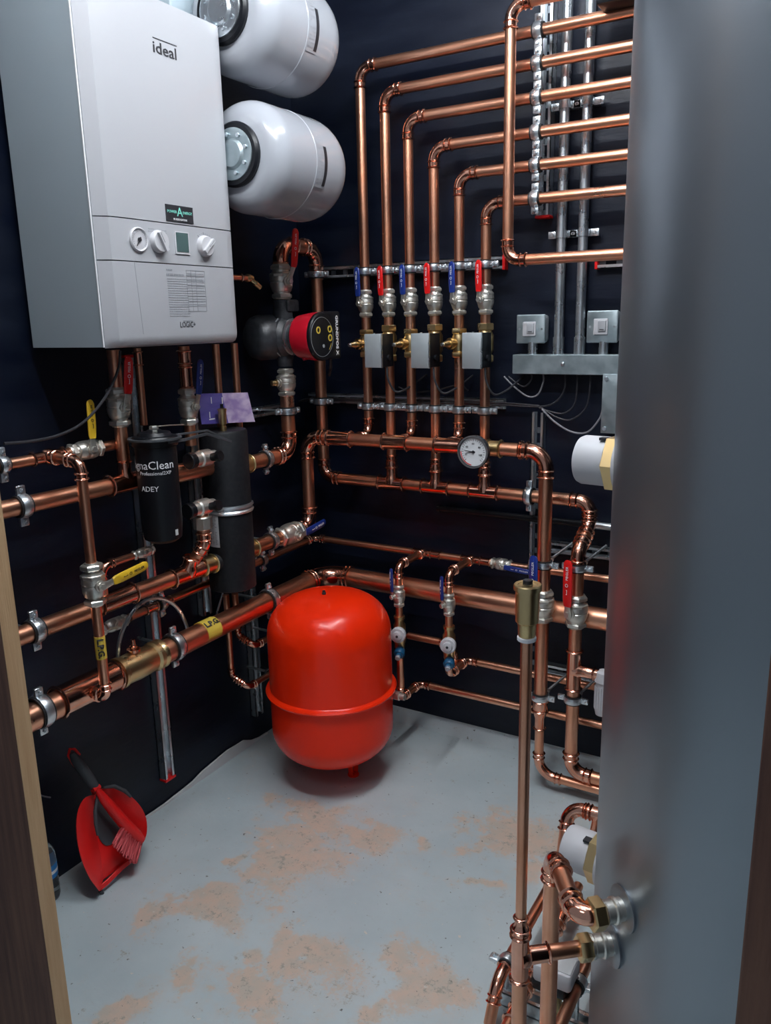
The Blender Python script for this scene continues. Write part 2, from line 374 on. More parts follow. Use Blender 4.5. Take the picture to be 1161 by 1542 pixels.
def strut(label, p0, p1, nrm, w=.036, dep=.021, slot=.028, gap=.016, name='strut_rail', caps=True, group=None):
    p0 = V(p0); p1 = V(p1); d = (p1-p0).normalized(); nrm = V(nrm).normalized(); s = d.cross(nrm); Ln = (p1-p0).length
    root = thing(name, label, 'rail', p0 if p0.z <= p1.z else p1, group); ax = (d, s, nrm); t = .0022
    mb = MB(); c0 = (p0+p1)/2
    for q in (-1, 1):
        mb.box(c0+s*q*(w/2-t/2)+nrm*dep/2, (Ln, t, dep), ax)
        mb.box(c0+s*q*(w/2-.0045)+nrm*(dep-t/2), (Ln, .009, t), ax)
        mb.box(c0+s*q*(w/2-.005)+nrm*t/2, (Ln, .010, t), ax)
    mb.build('channel', 'zinc', root)
    mb = MB(); k = 0; x = 0
    while x < Ln-gap:
        mb.box(p0+d*(x+gap/2)+nrm*t/2, (gap, w-.018, t), ax); x += slot+gap
    mb.build('slot_bridge', 'zinc_shaded', root)['kind'] = 'stuff'
    if caps:
        for e, q in ((p0, -1), (p1, 1)):
            MB().box(e+d*q*.003+nrm*(dep/2+.001), (.007, w+.003, dep+.003), ax, .001).build('end_cap', 'redp', root)
    return root
def lever(parent, p, n, ld, Ln, col, w=.016, out=.028, print_=True, rise=.022):
    """p stem head, n away from the body, ld handle direction"""
    p = V(p); n = V(n).normalized(); ld = V(ld).normalized(); wd = n.cross(ld)
    a = p+n*.002; b = p+ld*.014+n*.003; c_ = p+ld*(.014+rise)+n*out*.6; 
    lv = MB().strip([a-ld*w*.5, a, b, c_, c_+ld*.01+n*.001], wd, [w*.7, w, w*.8, w*.72, w*.72], .0028).build('lever', 'nickel', parent)
    MB().hexn(p+n*.002, n, 0, .006, .0075).build('stem_nut', 'nickel', lv)
    s0 = c_-(c_-b)*.15; P = [s0, c_+ld*.004, c_+ld*.02+n*.001, c_+ld*(Ln*.55)+n*.002, c_+ld*(Ln-.008)+n*.002, c_+ld*(Ln-.002)+n*.001, c_+ld*Ln]
    MB().strip(P, wd, [w*.85, w*1.02, w*1.12, w*1.12, w*1.05, w*.75, w*.3], .0058).build('grip', col, lv)
    if print_:
        o = c_+ld*(Ln*.60)+n*.0054
        # the maker's word runs along the handle
        R_ = ld; U_ = n.cross(ld)
        txt('PEGLER', o+ld*Ln*.12, R_, U_, w*.42, 'white' if col != 'yellow' else 'ink', lv, fit=Ln*.30)
        txt('O', o-ld*Ln*.14, R_, U_, w*.55, 'white' if col != 'yellow' else 'ink', lv)
        txt('[', o-ld*Ln*.30, U_, -R_, w*.6, 'white' if col != 'yellow' else 'ink', lv)
    return lv
def valve(label, p, ax, r, n, ld=None, col='redp', Ln=.062, k=1.0, m='nickel', w=.016, half=2.9, name='ball_valve', lv=True, out=.028, rise=.022, group=None):
    p = V(p); ax = V(ax).normalized(); n = V(n).normalized()
    root = thing(name, label, 'valve', p, group); H = r*half
    mb = MB(); B = r*1.62*k
    mb.lathe(p, ax, [(-H*.72, r*1.2), (-H*.60, r*1.25), (-H*.55, B*.86), (-H*.30, B), (-H*.06, B*1.03), (-H*.02, B*.98), (H*.02, B*.98), (H*.06, B*1.03), (H*.30, B), (H*.55, B*.86), (H*.60, r*1.25), (H*.72, r*1.2)], 24)
    mb.hexn(p, ax, H*.28, H*.50, B*1.06, 8); mb.lathe(p, n, [(0, B*.55), (B*1.06, B*.50), (B*1.10, B*.36), (B*1.22, B*.34)], 16)
    mb.build('body', m, root)
    for s in (-1, 1):
        mb = MB(); mb.hexn(p+ax*s*H*.70, ax*s, 0, H*.26, r*1.58*k); mb.lathe(p+ax*s*H*.70, ax*s, [(H*.26, r*1.3), (H*.34, r*1.16)], 20)
        mb.build('union_nut', m, root)
    if ld is not None: lever(root, p+n*B*1.2, n, ld, Ln, col, w, out, rise=rise)
    return root
def txt_round(body, p, ax, up, r, size, m, parent, shift=0.0):     # print wrapped round a pipe; reads along ax
    ax = V(ax).normalized(); up = V(up).normalized(); p = V(p); nn = ax.cross(up)   # outward at the middle of the line
    t = txt(body, (0, 0, 0), (1, 0, 0), (0, 1, 0), size, m, None, bold=.035); off = parent_loc(parent)
    for v in t.data.vertices:
        a = (v.co.y+shift)/r; v.co = p+ax*v.co.x+(nn*math.cos(a)+up*math.sin(a))*(r+.0004+v.co.z)-off
    t.parent = parent; return t

# ================================================================ room shell
def slab(name, c, sz, m): return struct(MB().box(c, sz).build(name, m))
slab('floor', (ROOM_X/2, -1.3, -.05), (ROOM_X+1.6, 4.4, .1), 'floor')
slab('wall_left', (-.05, ROOM_Y/2-.05, ROOM_Z/2), (.1, -ROOM_Y+.3, ROOM_Z), 'wall')
slab('wall_back', (ROOM_X/2, .05, ROOM_Z/2), (ROOM_X, .1, ROOM_Z), 'wall')
slab('wall_right', (ROOM_X+.05, ROOM_Y/2, ROOM_Z/2), (.1, -ROOM_Y+.2, ROOM_Z), 'wall')
slab('ceiling', (ROOM_X/2, ROOM_Y/2, ROOM_Z+.05), (ROOM_X+.2, -ROOM_Y+.3, .1), 'ceil')
# turned-up grey skirt of the floor covering along the back wall
sk = MB(); sk.prism([(0.02, 0, 0), (.02, -.028, 0), (.02, -.020, .012), (.02, -.006, .040), (.02, 0, .042)], (ROOM_X-.03, 0, 0))
struct(sk.build('baseboard_back', 'floor'))
# ragged pale edge of lining along the foot of the left wall
rg = MB(); top = []; y = -1.02; hs = [.006, .004, .022, .03, .008, .004, .003, .003, .006, .008, .012, .022, .026, .030, .034, .031, .030, .012, .004, .003]
for i, h in enumerate(hs): top.append((.004, y+i*.038, h+.002))
rg.prism([(.004, y+(len(hs)-1)*.038, 0), (.004, y, 0)]+top, (.006, 0, 0))
struct(rg.build('baseboard_left', 'paper'))
# ceiling lamps: two LED tubes
M['lamp'] = mat('lamp_tube', (1, 1, 1), .5, emit=(.93, .97, 1.0), es=LAMP)
for k, (pa, pb) in enumerate((((.40, -1.36), (1.25, -1.36)), ((1.02, -1.15), (1.02, -.30)))):
    pa = V((*pa, ROOM_Z-.045)); pb = V((*pb, ROOM_Z-.045)); mid = (pa+pb)/2; d = (pb-pa).normalized(); e = V((-d.y, d.x, 0))
    t = thing('ceiling_light', ['white ceiling tube light along the doorway wall', 'white ceiling tube light in the middle of the room'][k], 'light', mid)
    MB().box(mid+V((0, 0, .033)), ((pb-pa).length+.06, .06, .024), (d, e, (0, 0, 1)), .005).build('fitting', 'whitep', t)
    MB().tube([pa, pb], .016, 16).build('diffuser', 'lamp', t)
M['fill_panel'] = mat('fill_light_panel', (1, 1, 1), .5, emit=(.90, .95, 1.0), es=OUT)  # fill light added beyond the doorway to brighten boiler side and floor
t = thing('ceiling_light', 'unseen square white fill light added outside the doorway', 'light', (1.0, -2.7, 2.55))
MB().box((1.0, -2.7, 2.57), (.62, .62, .03), bev=.004).build('fitting', 'whitep', t)
MB().box((1.0, -2.7, 2.55), (.58, .58, .01)).build('diffuser', 'fill_panel', t)
# doorway timbers in the foreground
A = onz(108, 1542, 0); yb = -1.50
a = ony(108, 1542, yb); 
def door_side(px_back, px_front, py, yb, left):
    A = ony(px_back, py, yb)
    lo, hi = .001, .3
    for _ in range(40):
        t = (lo+hi)/2; P = V((A.x, yb-t, A.z)); d = P-CAM; q = 580.5+FOC*(d.dot(RT))/d.dot(FW)
        if (q > px_front) == left: lo = t
        else: hi = t
    return A.x, lo
xl, tl = door_side(108, 87, 1540, yb, True)
st = struct(MB().box((xl-.11, yb-tl/2, 1.2), (.22, tl, 2.4), bev=.002).build('trim_1', 'wood'))
ls = MB().box((xl+.0006, yb-tl/2, 1.2), (.0012, tl*.96, 2.39)).build('lit_face', 'wood_lit', st)  # thin bright skin painting the lamplit side of the post
struct(MB().box((xl-.42, yb-tl/2-.01, 1.2), (.40, .02, 2.4)).build('wall_front', 'wall'))
xr = ony(1110, 1540, yb).x
struct(MB().box((xr+.0475, yb-tl/2, 1.2), (.095, tl, 2.4), bev=.003).build('trim_2', 'wood'))
struct(MB().box(((xr+.095+ROOM_X)/2, yb-tl/2-.01, 1.2), (ROOM_X-xr-.095, .02, 2.4)).build('wall_front', 'wall'))
struct(MB().box(((xl+xr)/2, yb-tl/2, 2.25), (xr-xl, tl, .3)).build('wall_front', 'wall'))

# ================================================================ gas boiler
XF = .270; y0 = -1.013; y1 = -.618; zb = 1.274; zt = 1.960
bo = thing('wall_boiler', 'white gas boiler with grey sides hung on the left wall', 'boiler', (.02, (y0+y1)/2, zb))
MB().prism([(.022, y0, zb), (.245, y0, zb), (.245, y1, zb), (.022, y1, zb)], (0, 0, zt-zb)).build('casing', 'side', bo)
yl = y0+.002
def fpan(name, z0, z1, m='panel', bottom=False):
    prof = [(.246, yl), (.2475, yl-.0005), (.256, yl+.010), (.266, yl+.022), (XF-.001, yl+.040), (XF, yl+.062), (XF, y1-.030), (XF-.001, y1-.016), (XF-.005, y1-.006), (.258, y1-.001), (.246, y1)]
    mb = MB(); n = len(prof); lv = [(z0, 0)]
    if bottom: lv = [(z0, .016), (z0+.004, .007), (z0+.012, .0015), (z0+.022, 0)]
    lv = lv+[(z1, 0)]
    vs = []
    for z, ins in lv:
        for x, y in prof: vs.append((max(x-ins, .246), y, z))
    fs = [[i*n+j, i*n+j+1, (i+1)*n+j+1, (i+1)*n+j] for i in range(len(lv)-1) for j in range(n-1)]
    fs += [[i*n+n-1, i*n, (i+1)*n, (i+1)*n+n-1] for i in range(len(lv)-1)]
    fs += [list(range(n))[::-1], [(len(lv)-1)*n+j for j in range(n)]]
    mb.add(vs, fs); return mb.build(name, m, bo, 30)
g = .0011
zc1 = onx(260, 337, XF).z; zc0 = onx(260, 397.5, XF).z
fpan('front_panel', zc1+g, zt); fpan('control_panel', zc0+g, zc1-g); fl = fpan('drop_flap', zb-.002, zc0-g, bottom=True)
MB().box((.2457, y0-.0008, (zb+zt)/2), (.0022, .0026, zt-zb)).build('edge_highlight', 'white', bo)  # white strip painting the highlight along the casing edge
# fine groove slanting down the flap
a = onx(202, 393, XF); b = onx(217, 512, XF)
MB().strip([(XF+.0001, a.y, a.z), (XF+.0001, b.y, b.z+.012)], (0, 1, 0), .0012, .0006).build('groove', 'greyink', fl)
def P(px, py): q = onx(px, py, XF); return V((XF+.0006, q.y, q.z))
Ry, Uz = (0, 1, 0), (0, 0, 1)
txt('ideal', P(248, 77), Ry, Uz, .031, 'ink', bo, fit=.066, bold=.01)
q = P(248, 63); MB().box((XF+.0004, q.y, q.z), (.0006, .068, .0018)).build('logo_line', 'ink', bo)
q = P(270, 322.5); s_ = MB().box((XF+.0008, q.y, q.z), (.0014, .082, .034)).build('sticker', 'ink', bo)
txt('A', q+V((.0013, 0, .003)), Ry, Uz, .026, 'green', bo); txt('POWER', q+V((.0013, -.023, .003)), Ry, Uz, .008, 'green', bo, fit=.028); txt('ENERGY', q+V((.0013, .023, .003)), Ry, Uz, .008, 'green', bo, fit=.028)
txt('IN ASSOCIATION', q+V((.0013, 0, -.012)), Ry, Uz, .006, 'white', bo, fit=.04)
txt('LOGIC+', P(283, 489), Ry, Uz, .017, 'ink', bo, fit=.048)
q = P(283, 483); MB().box((XF+.0004, q.y, q.z), (.0006, .03, .0008)).build('logo_line', 'greyink', bo)
# pressure gauge, two knobs, screen
gx = P(208, 361); ga = MB().lathe(gx, (1, 0, 0), [(-.002, .0245), (.003, .0245), (.005, .0225), (.0035, .0205), (.0015, .0200)], 30).build('pressure_gauge', 'whitep', bo)
mb = MB()
for k in range(22):
    an = math.radians(-40+k*12.5); d = V((0, math.cos(an), math.sin(an))); mb.box(gx+V((.0042, 0, 0))+d*.0175, (.0006, .0035, .0007), ((1, 0, 0), d, V((1, 0, 0)).cross(d)))
mb.build('scale_marks', 'greyink', ga)
nd = V((0, -.55, -.8)).normalized(); MB().strip([gx+V((.0045, 0, 0))-nd*.006, gx+V((.0045, 0, 0))+nd*.016], nd.cross(V((1, 0, 0))), [.003, .0012], .001).build('needle', 'ink', ga)
MB().lathe(gx+V((.003, 0, 0)), (1, 0, 0), [(0, .0045), (.003, .004)], 14).build('needle_hub', 'ink', ga)
for (px, py, an, nm) in ((238, 364, 118, 'knob'), (307.5, 371, 42, 'knob')):
    kx = P(px, py); kb = MB().lathe(kx, (1, 0, 0), [(-.002, .0235), (.002, .0235), (.010, .0215), (.0115, .0200)], 30).build(nm, 'whitep', bo)
    dd = V((0, math.cos(math.radians(an)), math.sin(math.radians(an))))
    MB().box(kx+V((.0145, 0, 0)), (.008, .041, .008), ((1, 0, 0), dd, V((1, 0, 0)).cross(dd))).build('grip_bar', 'whitep', kb)
    MB().box(kx+V((.0187, 0, 0))+dd*.008, (.0006, .022, .0014), ((1, 0, 0), dd, V((1, 0, 0)).cross(dd))).build('pointer', 'greyink', kb)
mb = MB(); kx = P(307.5, 371)
for k in range(14):
    an = math.radians(130-k*13); d = V((0, math.cos(an), math.sin(an))); mb.box(kx+V((.0003, 0, 0))+d*.0275, (.0006, .0016+.0035*(k % 3 == 0), .0022), ((1, 0, 0), d, V((1, 0, 0)).cross(d)))
mb.build('dial_marks', 'greyink', bo)
q = P(273.5, 366); mb = MB(); mb.box(q+V((.0008, 0, 0)), (.002, .043, .047)); mb.build('screen_bezel', 'whitep', bo)
MB().box(q+V((.0022, 0, .001)), (.001, .036, .040)).build('screen', 'lcd', bo)
def rows(name, x0, z0, wd, n, dz, h=.0011, gapf=.25, m='greyink'):
    mb = MB()
    for k in range(n):
        yy = 0
        while yy < wd:
            l_ = random.uniform(.003, .010); l_ = min(l_, wd-yy)
            if l_ > .0015: mb.box((XF+.0005, x0+yy+l_/2, z0-k*dz), (.0004, l_, h))
            yy += l_+random.uniform(.0008, .0025)
    o = mb.build(name, m, bo); o['kind'] = 'stuff'; return o
q = P(250, 406); rows('printed_text', q.y, q.z, .018, 1, .01, .003); rows('printed_text', q.y, q.z-.010, .052, 1, .01, .0042)
rows('printed_text', q.y+.001, q.z-.0185, .062, 17, .0049)
q2 = P(280, 409); rows('printed_text', q2.y+.003, q2.z-.004, .052, 12, .0060, .0010)
mb = MB(); W_, H_ = .058, .088; c_ = q2+V((0, .029, -H_/2+.003))
for yy in (-W_/2, -W_/4, 0, W_/2): mb.box((XF+.0005, c_.y+yy, c_.z), (.0004, .0006, H_))
for k in range(9): mb.box((XF+.0005, c_.y, c_.z+H_/2-k*H_/8), (.0004, W_, .0006))
mb.build('data_table', 'greyink', bo)
rows('printed_text', P(223, 344).y, P(223, 344).z, .016, 2, .005); rows('printed_text', P(242, 347).y, P(242, 347).z, .016, 2, .005); rows('printed_text', P(263, 383).y, P(263, 383).z, .048, 1, .005)

# ================================================================ white expansion vessels behind the boiler
def vessel(label, X, Z, y_a, y_b, r, steel):
    root = thing('expansion_vessel', label, 'vessel', (X, (y_a+y_b)/2, Z), 'white expansion vessels')
    L_ = y_b-y_a; n = []
    for k in range(10): a = PI/2*k/9; n.append((.052*(1-math.cos(a)), r*.60+(r*.40)*math.sin(a)))
    prof = [(0, r*.52)]+[(t+.004, q) for t, q in n]
    prof += [(L_*.43, r), (L_*.436, r)]; prof += [(L_*.441, r), (L_*.446, r*1.010), (L_*.458, r*1.010), (L_*.463, r), (L_*.468, r), (L_*.48, r), (L_*.6, r)]
    for k in range(0, 13): a = PI/2*k/12; prof.append((L_-.085+.085*math.sin(a), r*(math.cos(a)**.62) if k < 12 else .001))
    MB().lathe((X, y_a, Z), (0, 1, 0), prof, 48).build('shell', 'enamel', root, 25)
    MB().lathe((X, y_a-.012, Z), (0, 1, 0), [(0, r*.44), (0, r*.53), (.006, r*.57), (.018, r*.56), (.018, r*.44)], 40).build('gasket_ring', 'black', root)
    pl = MB().lathe((X, y_a-.016, Z), (0, 1, 0), [(.016, r*.46), (.006, r*.46), (.001, r*.45), (0, r*.42), (.003, r*.27), (0, r*.25), (-.003, r*.22), (-.003, .016)], 40).build('flange_plate', steel, root)
    for k in range(8):
        a = 2*PI*k/8+.25; d = V((math.cos(a), 0, math.sin(a)))
        MB().hexn(V((X, y_a-.015, Z))+d*r*.345, (0, -1, 0), 0, .005, .0052).build('bolt', 'zinc', pl)
    # printed plate on the shoulder
    lab = MB(); Rr = r+.0012
    def curved(mb, ya, yb_, a0, a1, rr):
        k = 10; vs = []
        for i in range(k+1):
            a = a0+(a1-a0)*i/k
            for yy in (ya, yb_): vs.append((X+rr*math.cos(a), yy, Z+rr*math.sin(a)))
        mb.add(vs, [[2*i, 2*i+1, 2*i+3, 2*i+2] for i in range(k)])
    yp = y_a+L_*.47
    curved(lab, yp-.006, yp+.036, -.50, .55, Rr); lb = lab.build('rating_label', 'enamel', root)
    mb = MB(); curved(mb, yp+.022, yp+.034, -.46, .26, Rr+.0006); mb.build('label_bar', 'ink', lb)
    mb = MB()
    for k in range(15):
        a = -.42+k*.062; 
        for (s0, s1) in ((0, .008), (.010, .015), (.017, .022)):
            if random.random() < .75: curved(mb, yp+s0-.003, yp+s1-.003, a, a+.022, Rr+.0005)
    mb.build('printed_text', 'greyink', lb)['kind'] = 'stuff'
    MB().box((.02, y_a+L_*.5, Z), (.04, .05, .18), bev=.004).build('bracket', 'whitep', root)
    return root
VX = .275
vessel('lower white expansion vessel, below the other one, beside the boiler', VX, 1.697, -.600, -.268, .1262, 'galv')
vessel('upper white expansion vessel, cut by the top edge of the photo', VX-.012, 2.000, -.600, -.262, .1270, 'zinc')

# ================================================================ pipes on the back wall
OFF = .085
xs_top = [((541, 98), (960, 15)), ((578, 137), (955, 66)), ((614, 178), (953, 120)), ((653, 218), (950, 180)), ((692, 262), (948, 230)), ((732, 306), (945, 284))]
ordn = ['first', 'second', 'third', 'fourth', 'fifth', 'sixth']
VXs = []; ZV = ony(620, 455, -OFF).z; m1z = .975; m1y = -.175; m2z = .833
ZTOP = []
for i, (c1, c2) in enumerate(xs_top):
    a = ony(*c1, -OFF); VXs.append(a.x)
px_low = [553, 587, 619, 655, 691, 731]
for i, (c1, c2) in enumerate(xs_top):
    xm = (ony(c1[0], c1[1]+40, -OFF).x+ony(px_low[i], 500, -OFF).x)/2; VXs[i] = xm
    z = (ony(c1[0]+30, c1[1]-5, -OFF).z+ony(*c2, -OFF).z)/2
    z = ony(*c2, -OFF).z*.5+ony(c1[0]+12, c1[1]+1, -OFF).z*.5; ZTOP.append(z)
    zlow = m2z+.06 if i % 2 else m1z
    pts = [(1.62, -OFF, z), (xm, -OFF, z), (xm, -OFF, zlow)]
    if i % 2 == 0: pts.append((xm, m1y+.03, zlow))
    pipe('%s copper heating pipe from the left, rising and bending right to the steel cylinder' % ordn[i], pts, .0138, .036 if True else 0)
rp = strut('slotted rail across the six copper risers, behind the coloured valve handles', ony(482, 412, 0)*1.0, V((ony(762, 398, 0).x, 0, ony(482, 412, 0).z)), (0, -1, 0), w=.036, dep=.024)
zr = ony(620, 405, -OFF).z
for i, x in enumerate(VXs):
    clamp('zinc clamp holding the %s copper riser to the rail above the valves' % ordn[i], (x, -OFF, zr), (0, 0, 1), .0138, (1, 0, 0), (0, 1, 0), .062)
zr2 = ony(640, 615, -OFF).z
strut('dark slotted rail low behind the six copper risers, above the long header', (ony(470, 606, 0).x, 0, zr2+.012), (ony(762, 620, 0).x, 0, zr2+.012), (0, -1, 0), w=.03, dep=.021, caps=False)
for i, x in enumerate(VXs):
    clamp('zinc clamp holding the %s copper riser just above the long header' % ordn[i], (x, -OFF, zr2), (0, 0, 1), .0138, (1, 0, 0), (0, 1, 0), .065)
# coloured lever valves
for i, x in enumerate(VXs):
    c_ = 'blue' if i % 2 == 0 else 'redp'
    root = valve('%s handled lever valve on the %s copper riser from the left' % ('blue' if i % 2 == 0 else 'red', ordn[i]), (x, -OFF, ZV), (0, 0, 1), .0138, V((-.25, -1, 0)), (0, 0, 1), c_, .079, 1.0, w=.0185, out=.006, rise=.008, half=2.75)
# brass balancing valves on risers 1,3,5 and motor valves on 2,4,6
zbv = ony(555, 517, -OFF).z
for i in (0, 2, 4):
    x = VXs[i]; root = thing('balancing_valve', 'small brass balancing valve on the %s copper riser, beside a grey motor box' % ordn[i], 'valve', (x, -OFF, zbv))
    mb = MB(); mb.lathe((x, -OFF, zbv), (0, 0, 1), [(-.040, .016), (-.024, .0165), (-.016, .020), (.016, .020), (.024, .0165), (.040, .016)], 20); mb.build('body', 'brass', root)
    for s in (-1, 1): MB().hexn((x, -OFF, zbv), (0, 0, s), .024, .040, .0225).build('compression_nut', 'brass', root)
    mb = MB(); d = V((-.45, -1, -.05)).normalized(); mb.lathe((x, -OFF, zbv), d, [(.01, .013), (.026, .012), (.027, .016), (.036, .016), (.037, .010), (.046, .010), (.052, .0075), (.058, .0075)], 14); mb.build('test_point', 'brass', root)
    MB().lathe(V((x, -OFF, zbv))+d*.058, d, [(0, .0055), (.006, .005)], 12).build('cap', 'zinc', root)
for i in (1, 3, 5):
    x = VXs[i]; root = thing('motorised_valve', 'brass two-port valve with grey metal motor box on the %s copper riser' % ordn[i], 'valve', (x, -OFF, zbv))
    mb = MB(); mb.lathe((x, -OFF, zbv), (0, 0, 1), [(-.05, .016), (-.03, .018), (-.02, .023), (.02, .023), (.03, .018), (.05, .016)], 20); mb.lathe((x, -OFF, zbv), (0, -1, 0), [(.0, .017), (.034, .017)], 18); mb.build('body', 'brass', root)
    for s in (-1, 1): MB().hexn((x, -OFF, zbv), (0, 0, s), .033, .052, .024).build('compression_nut', 'brass', root)
    bc = V((x+.004, -.146, zbv-.018))
    MB().box(bc, (.052, .066, .092), bev=.0015).build('motor_box', 'black', root)
    MB().box(bc+V((-.002, -.0345, 0)), (.054, .004, .094), bev=.0015).build('cover', 'zbox', root)
    MB().box(bc+V((.026, -.0335, 0)), (.003, .006, .095), bev=.0005).build('cover_edge', 'zinc', root)
    MB().lathe(bc+V((0, -.03, .046)), (0, 0, 1), [(0, .003), (.003, .003)], 10).build('screw', 'zinc', root)
    MB().lathe(bc+V((.027, .0, -.02)), (1, 0, 0), [(0, .008), (.006, .008)], 14).build('cable_grommet', 'black', root)
    q = bc+V((.022, 0, -.047))
    cable('black cable hanging from the motor box on the %s copper riser' % ordn[i], [q, q+V((.006, -.004, -.035)), q+V((.022, .01, -.070)), q+V((.045, .04, -.062)), q+V((.060, .13, -.03))], .003)

# vertical rail with clamps at the top, red end
xr_ = ony(823, 300, 0).x; zb_ = ony(823, 326, 0).z
strut('tall slotted rail behind the six level copper pipes, red cap at its foot', (xr_, 0, zb_), (xr_, 0, 2.32), (0, -1, 0), w=.036, dep=.030)
for i, z in enumerate(ZTOP):
    clamp('zinc clamp on the tall rail gripping the %s level copper pipe from the top' % ordn[i], (xr_+.0, -OFF, z), (1, 0, 0), .0138, (0, 0, 1), (0, 1, 0), .056, w=.020)
# looping pipe in front
LO = .150
a = ony(767, 200, -LO); zt2 = ony(790, 3, -LO).z; zl = ony(860, 387, -LO).z
pipe('copper pipe looping down in front of the six level pipes, by the tall rail', [(1.62, -LO, zt2), (a.x, -LO, zt2), (a.x, -LO, zl), (1.62, -LO, zl)], .0138, .034)
# conduits
CO = .034
cx1 = ony(847, 300, -CO).x; cx2 = ony(880, 300, -CO).x; ztr = ony(850, 534, -.055).z
for x, nm in ((cx1, 'left'), (cx2, 'right')):
    t = thing('steel_conduit', '%s of the two upright zinc conduits entering the metal trunking' % nm, 'conduit', (x, -CO, ztr))
    MB().tube([(x, -CO, ztr-.005), (x, -CO, 2.4)], .0125, 18).build('tube', 'zinc', t)
    MB().tube([(x, -CO, ztr), (x, -CO, ztr+.045)], .0148, 18).build('coupler', 'zinc', t)
    for k, (py, w_) in enumerate(((155, 'upper'), (351, 'lower'))):
        z = ony(870, py, -CO).z
        s_ = thing('conduit_saddle', '%s zinc saddle on the %s upright conduit' % (w_, nm), 'bracket', (x, -.02, z))
        MB().lathe((x, -CO, z-.009), (0, 0, 1), [(0, .0128), (0, .0155), (.018, .0155), (.018, .0128)], 20, cap=False).build('strap', 'zinc', s_)
        for q in (-1, 1):
            e = MB().box((x+q*.0265, -CO+.010, z), (.024, .005, .018), bev=.001).build('foot', 'zinc', s_)
            MB().lathe((x+q*.027, -CO+.008, z), (0, -1, 0), [(0, .005), (.004, .0035)], 12).build('screw', 'zinc', e)
        MB().box((x, -.011, z), (.05, .022, .014)).build('spacer_bar', 'zinc', s_)
# trunking and metal box
TW = .056; p0 = ony(772, 534, -TW); p1 = ony(935, 563, -TW); zt_, zb2 = ony(772, 534, -TW).z, ony(772, 563, -TW).z
tr = thing('cable_trunking', 'level grey metal trunking below the two switches', 'trunking', (p0.x, -TW/2, zb2))
MB().box(((p0.x+1.62)/2, -TW/2, (zt_+zb2)/2), (1.62-p0.x, TW, zt_-zb2), bev=.0015).build('body', 'galv', tr)
MB().box(((p0.x+1.62)/2, -TW-.001, (zt_+zb2)/2), (1.62-p0.x-.002, .002, zt_-zb2-.003)).build('lid', 'galv', tr)
q = ony(848, 548, -TW); MB().lathe((q.x, -TW-.001, q.z), (0, -1, 0), [(0, .0065), (.004, .005), (.006, .002)], 14).build('screw', 'zinc', tr)
q = ony(908, 563, -.058); q1 = ony(905, 652, -.058)
bx = thing('junction_box', 'upright grey metal box hanging under the trunking by the cylinder', 'box', (q.x+.06, -.03, q1.z))
MB().box((q.x+.075, -.028, (q.z+q1.z)/2), (.15, .056, q.z-q1.z), bev=.002).build('body', 'galv', bx)
lid = MB().box((q.x+.075, -.058, (q.z+q1.z)/2), (.15, .003, q.z-q1.z), bev=.001).build('lid', 'galv', bx)
for zz in (q.z-.012, q1.z+.012): MB().lathe((q.x+.010, -.059, zz), (0, -1, 0), [(0, .0065), (.004, .005)], 12).build('screw', 'zinc', lid)
# switches
for (pxl, pxr, pyt, pyb, nm) in ((779, 821, 474, 517, 'left'), (885, 930, 468, 516, 'right')):
    SD = .040; a = ony(pxl, pyt, -SD); b = ony(pxr, pyb, -SD); c_ = V(((a.x+b.x)/2, 0, (a.z+b.z)/2)); W_ = b.x-a.x; H_ = a.z-b.z
    s_ = thing('light_switch', '%s of two white rocker switches in grey metal boxes above the trunking' % nm, 'switch', (c_.x, -.02, c_.z))
    ax_ = ((1, 0, 0), (0, 0, 1), (0, -1, 0))
    MB().box(c_+V((0, -SD/2+.002, 0)), (W_*.96, H_*.96, SD-.004), ax_, .010).build('back_box', 'zbox', s_)
    pl = MB().box(c_+V((0, -SD-.002, 0)), (W_, H_, .006), ax_, .011).build('face_plate', 'galv', s_)
    MB().box(c_+V((-.003, -SD-.0065, 0)), (W_*.46, H_*.50, .005), ax_, .003).build('insert', 'whitep', s_)
    MB().box(c_+V((.001, -SD-.010, .002)), (W_*.26, H_*.34, .006), ax_, .002).build('rocker', 'panel', s_)
    MB().box(c_+V((.001, -SD-.0135, -.007)), (W_*.14, .0015, .001), ax_).build('mark', 'ink', s_)
    for q in (-1, 1): MB().lathe(c_+V((q*W_*.39, -SD-.004, 0)), (0, -1, 0), [(0, .004), (.0015, .003)], 12).build('screw', 'zinc', pl)
    MB().lathe((c_.x+.003, -.034, ztr-.002), (0, 0, 1), [(0, .0125), (c_.z-H_/2-ztr+.006, .0125)], 16).build('conduit_stub', 'zinc', s_)
# short rail end at right of the loop pipe
strut('short rail end with a red cap below the loop pipe, next to the cylinder', ony(903, 396, 0), V((1.45, 0, ony(903, 396, 0).z)), (0, -1, 0), w=.03, dep=.021)
# black box at top right
q = ony(930, 4, -.12)
bb = thing('cable_gland_box', 'black box at the top right above the level copper pipes', 'box', (q.x, -.1, q.z))
MB().box((q.x+.06, -.12, q.z+.028), (.20, .07, .07), bev=.006).build('body', 'black', bb)
for k in range(4): MB().lathe((q.x-.02+k*.03, -.156, q.z+.012), (0, -1, 0), [(0, .004), (.003, .003)], 10).build('screw', 'zinc', bb)

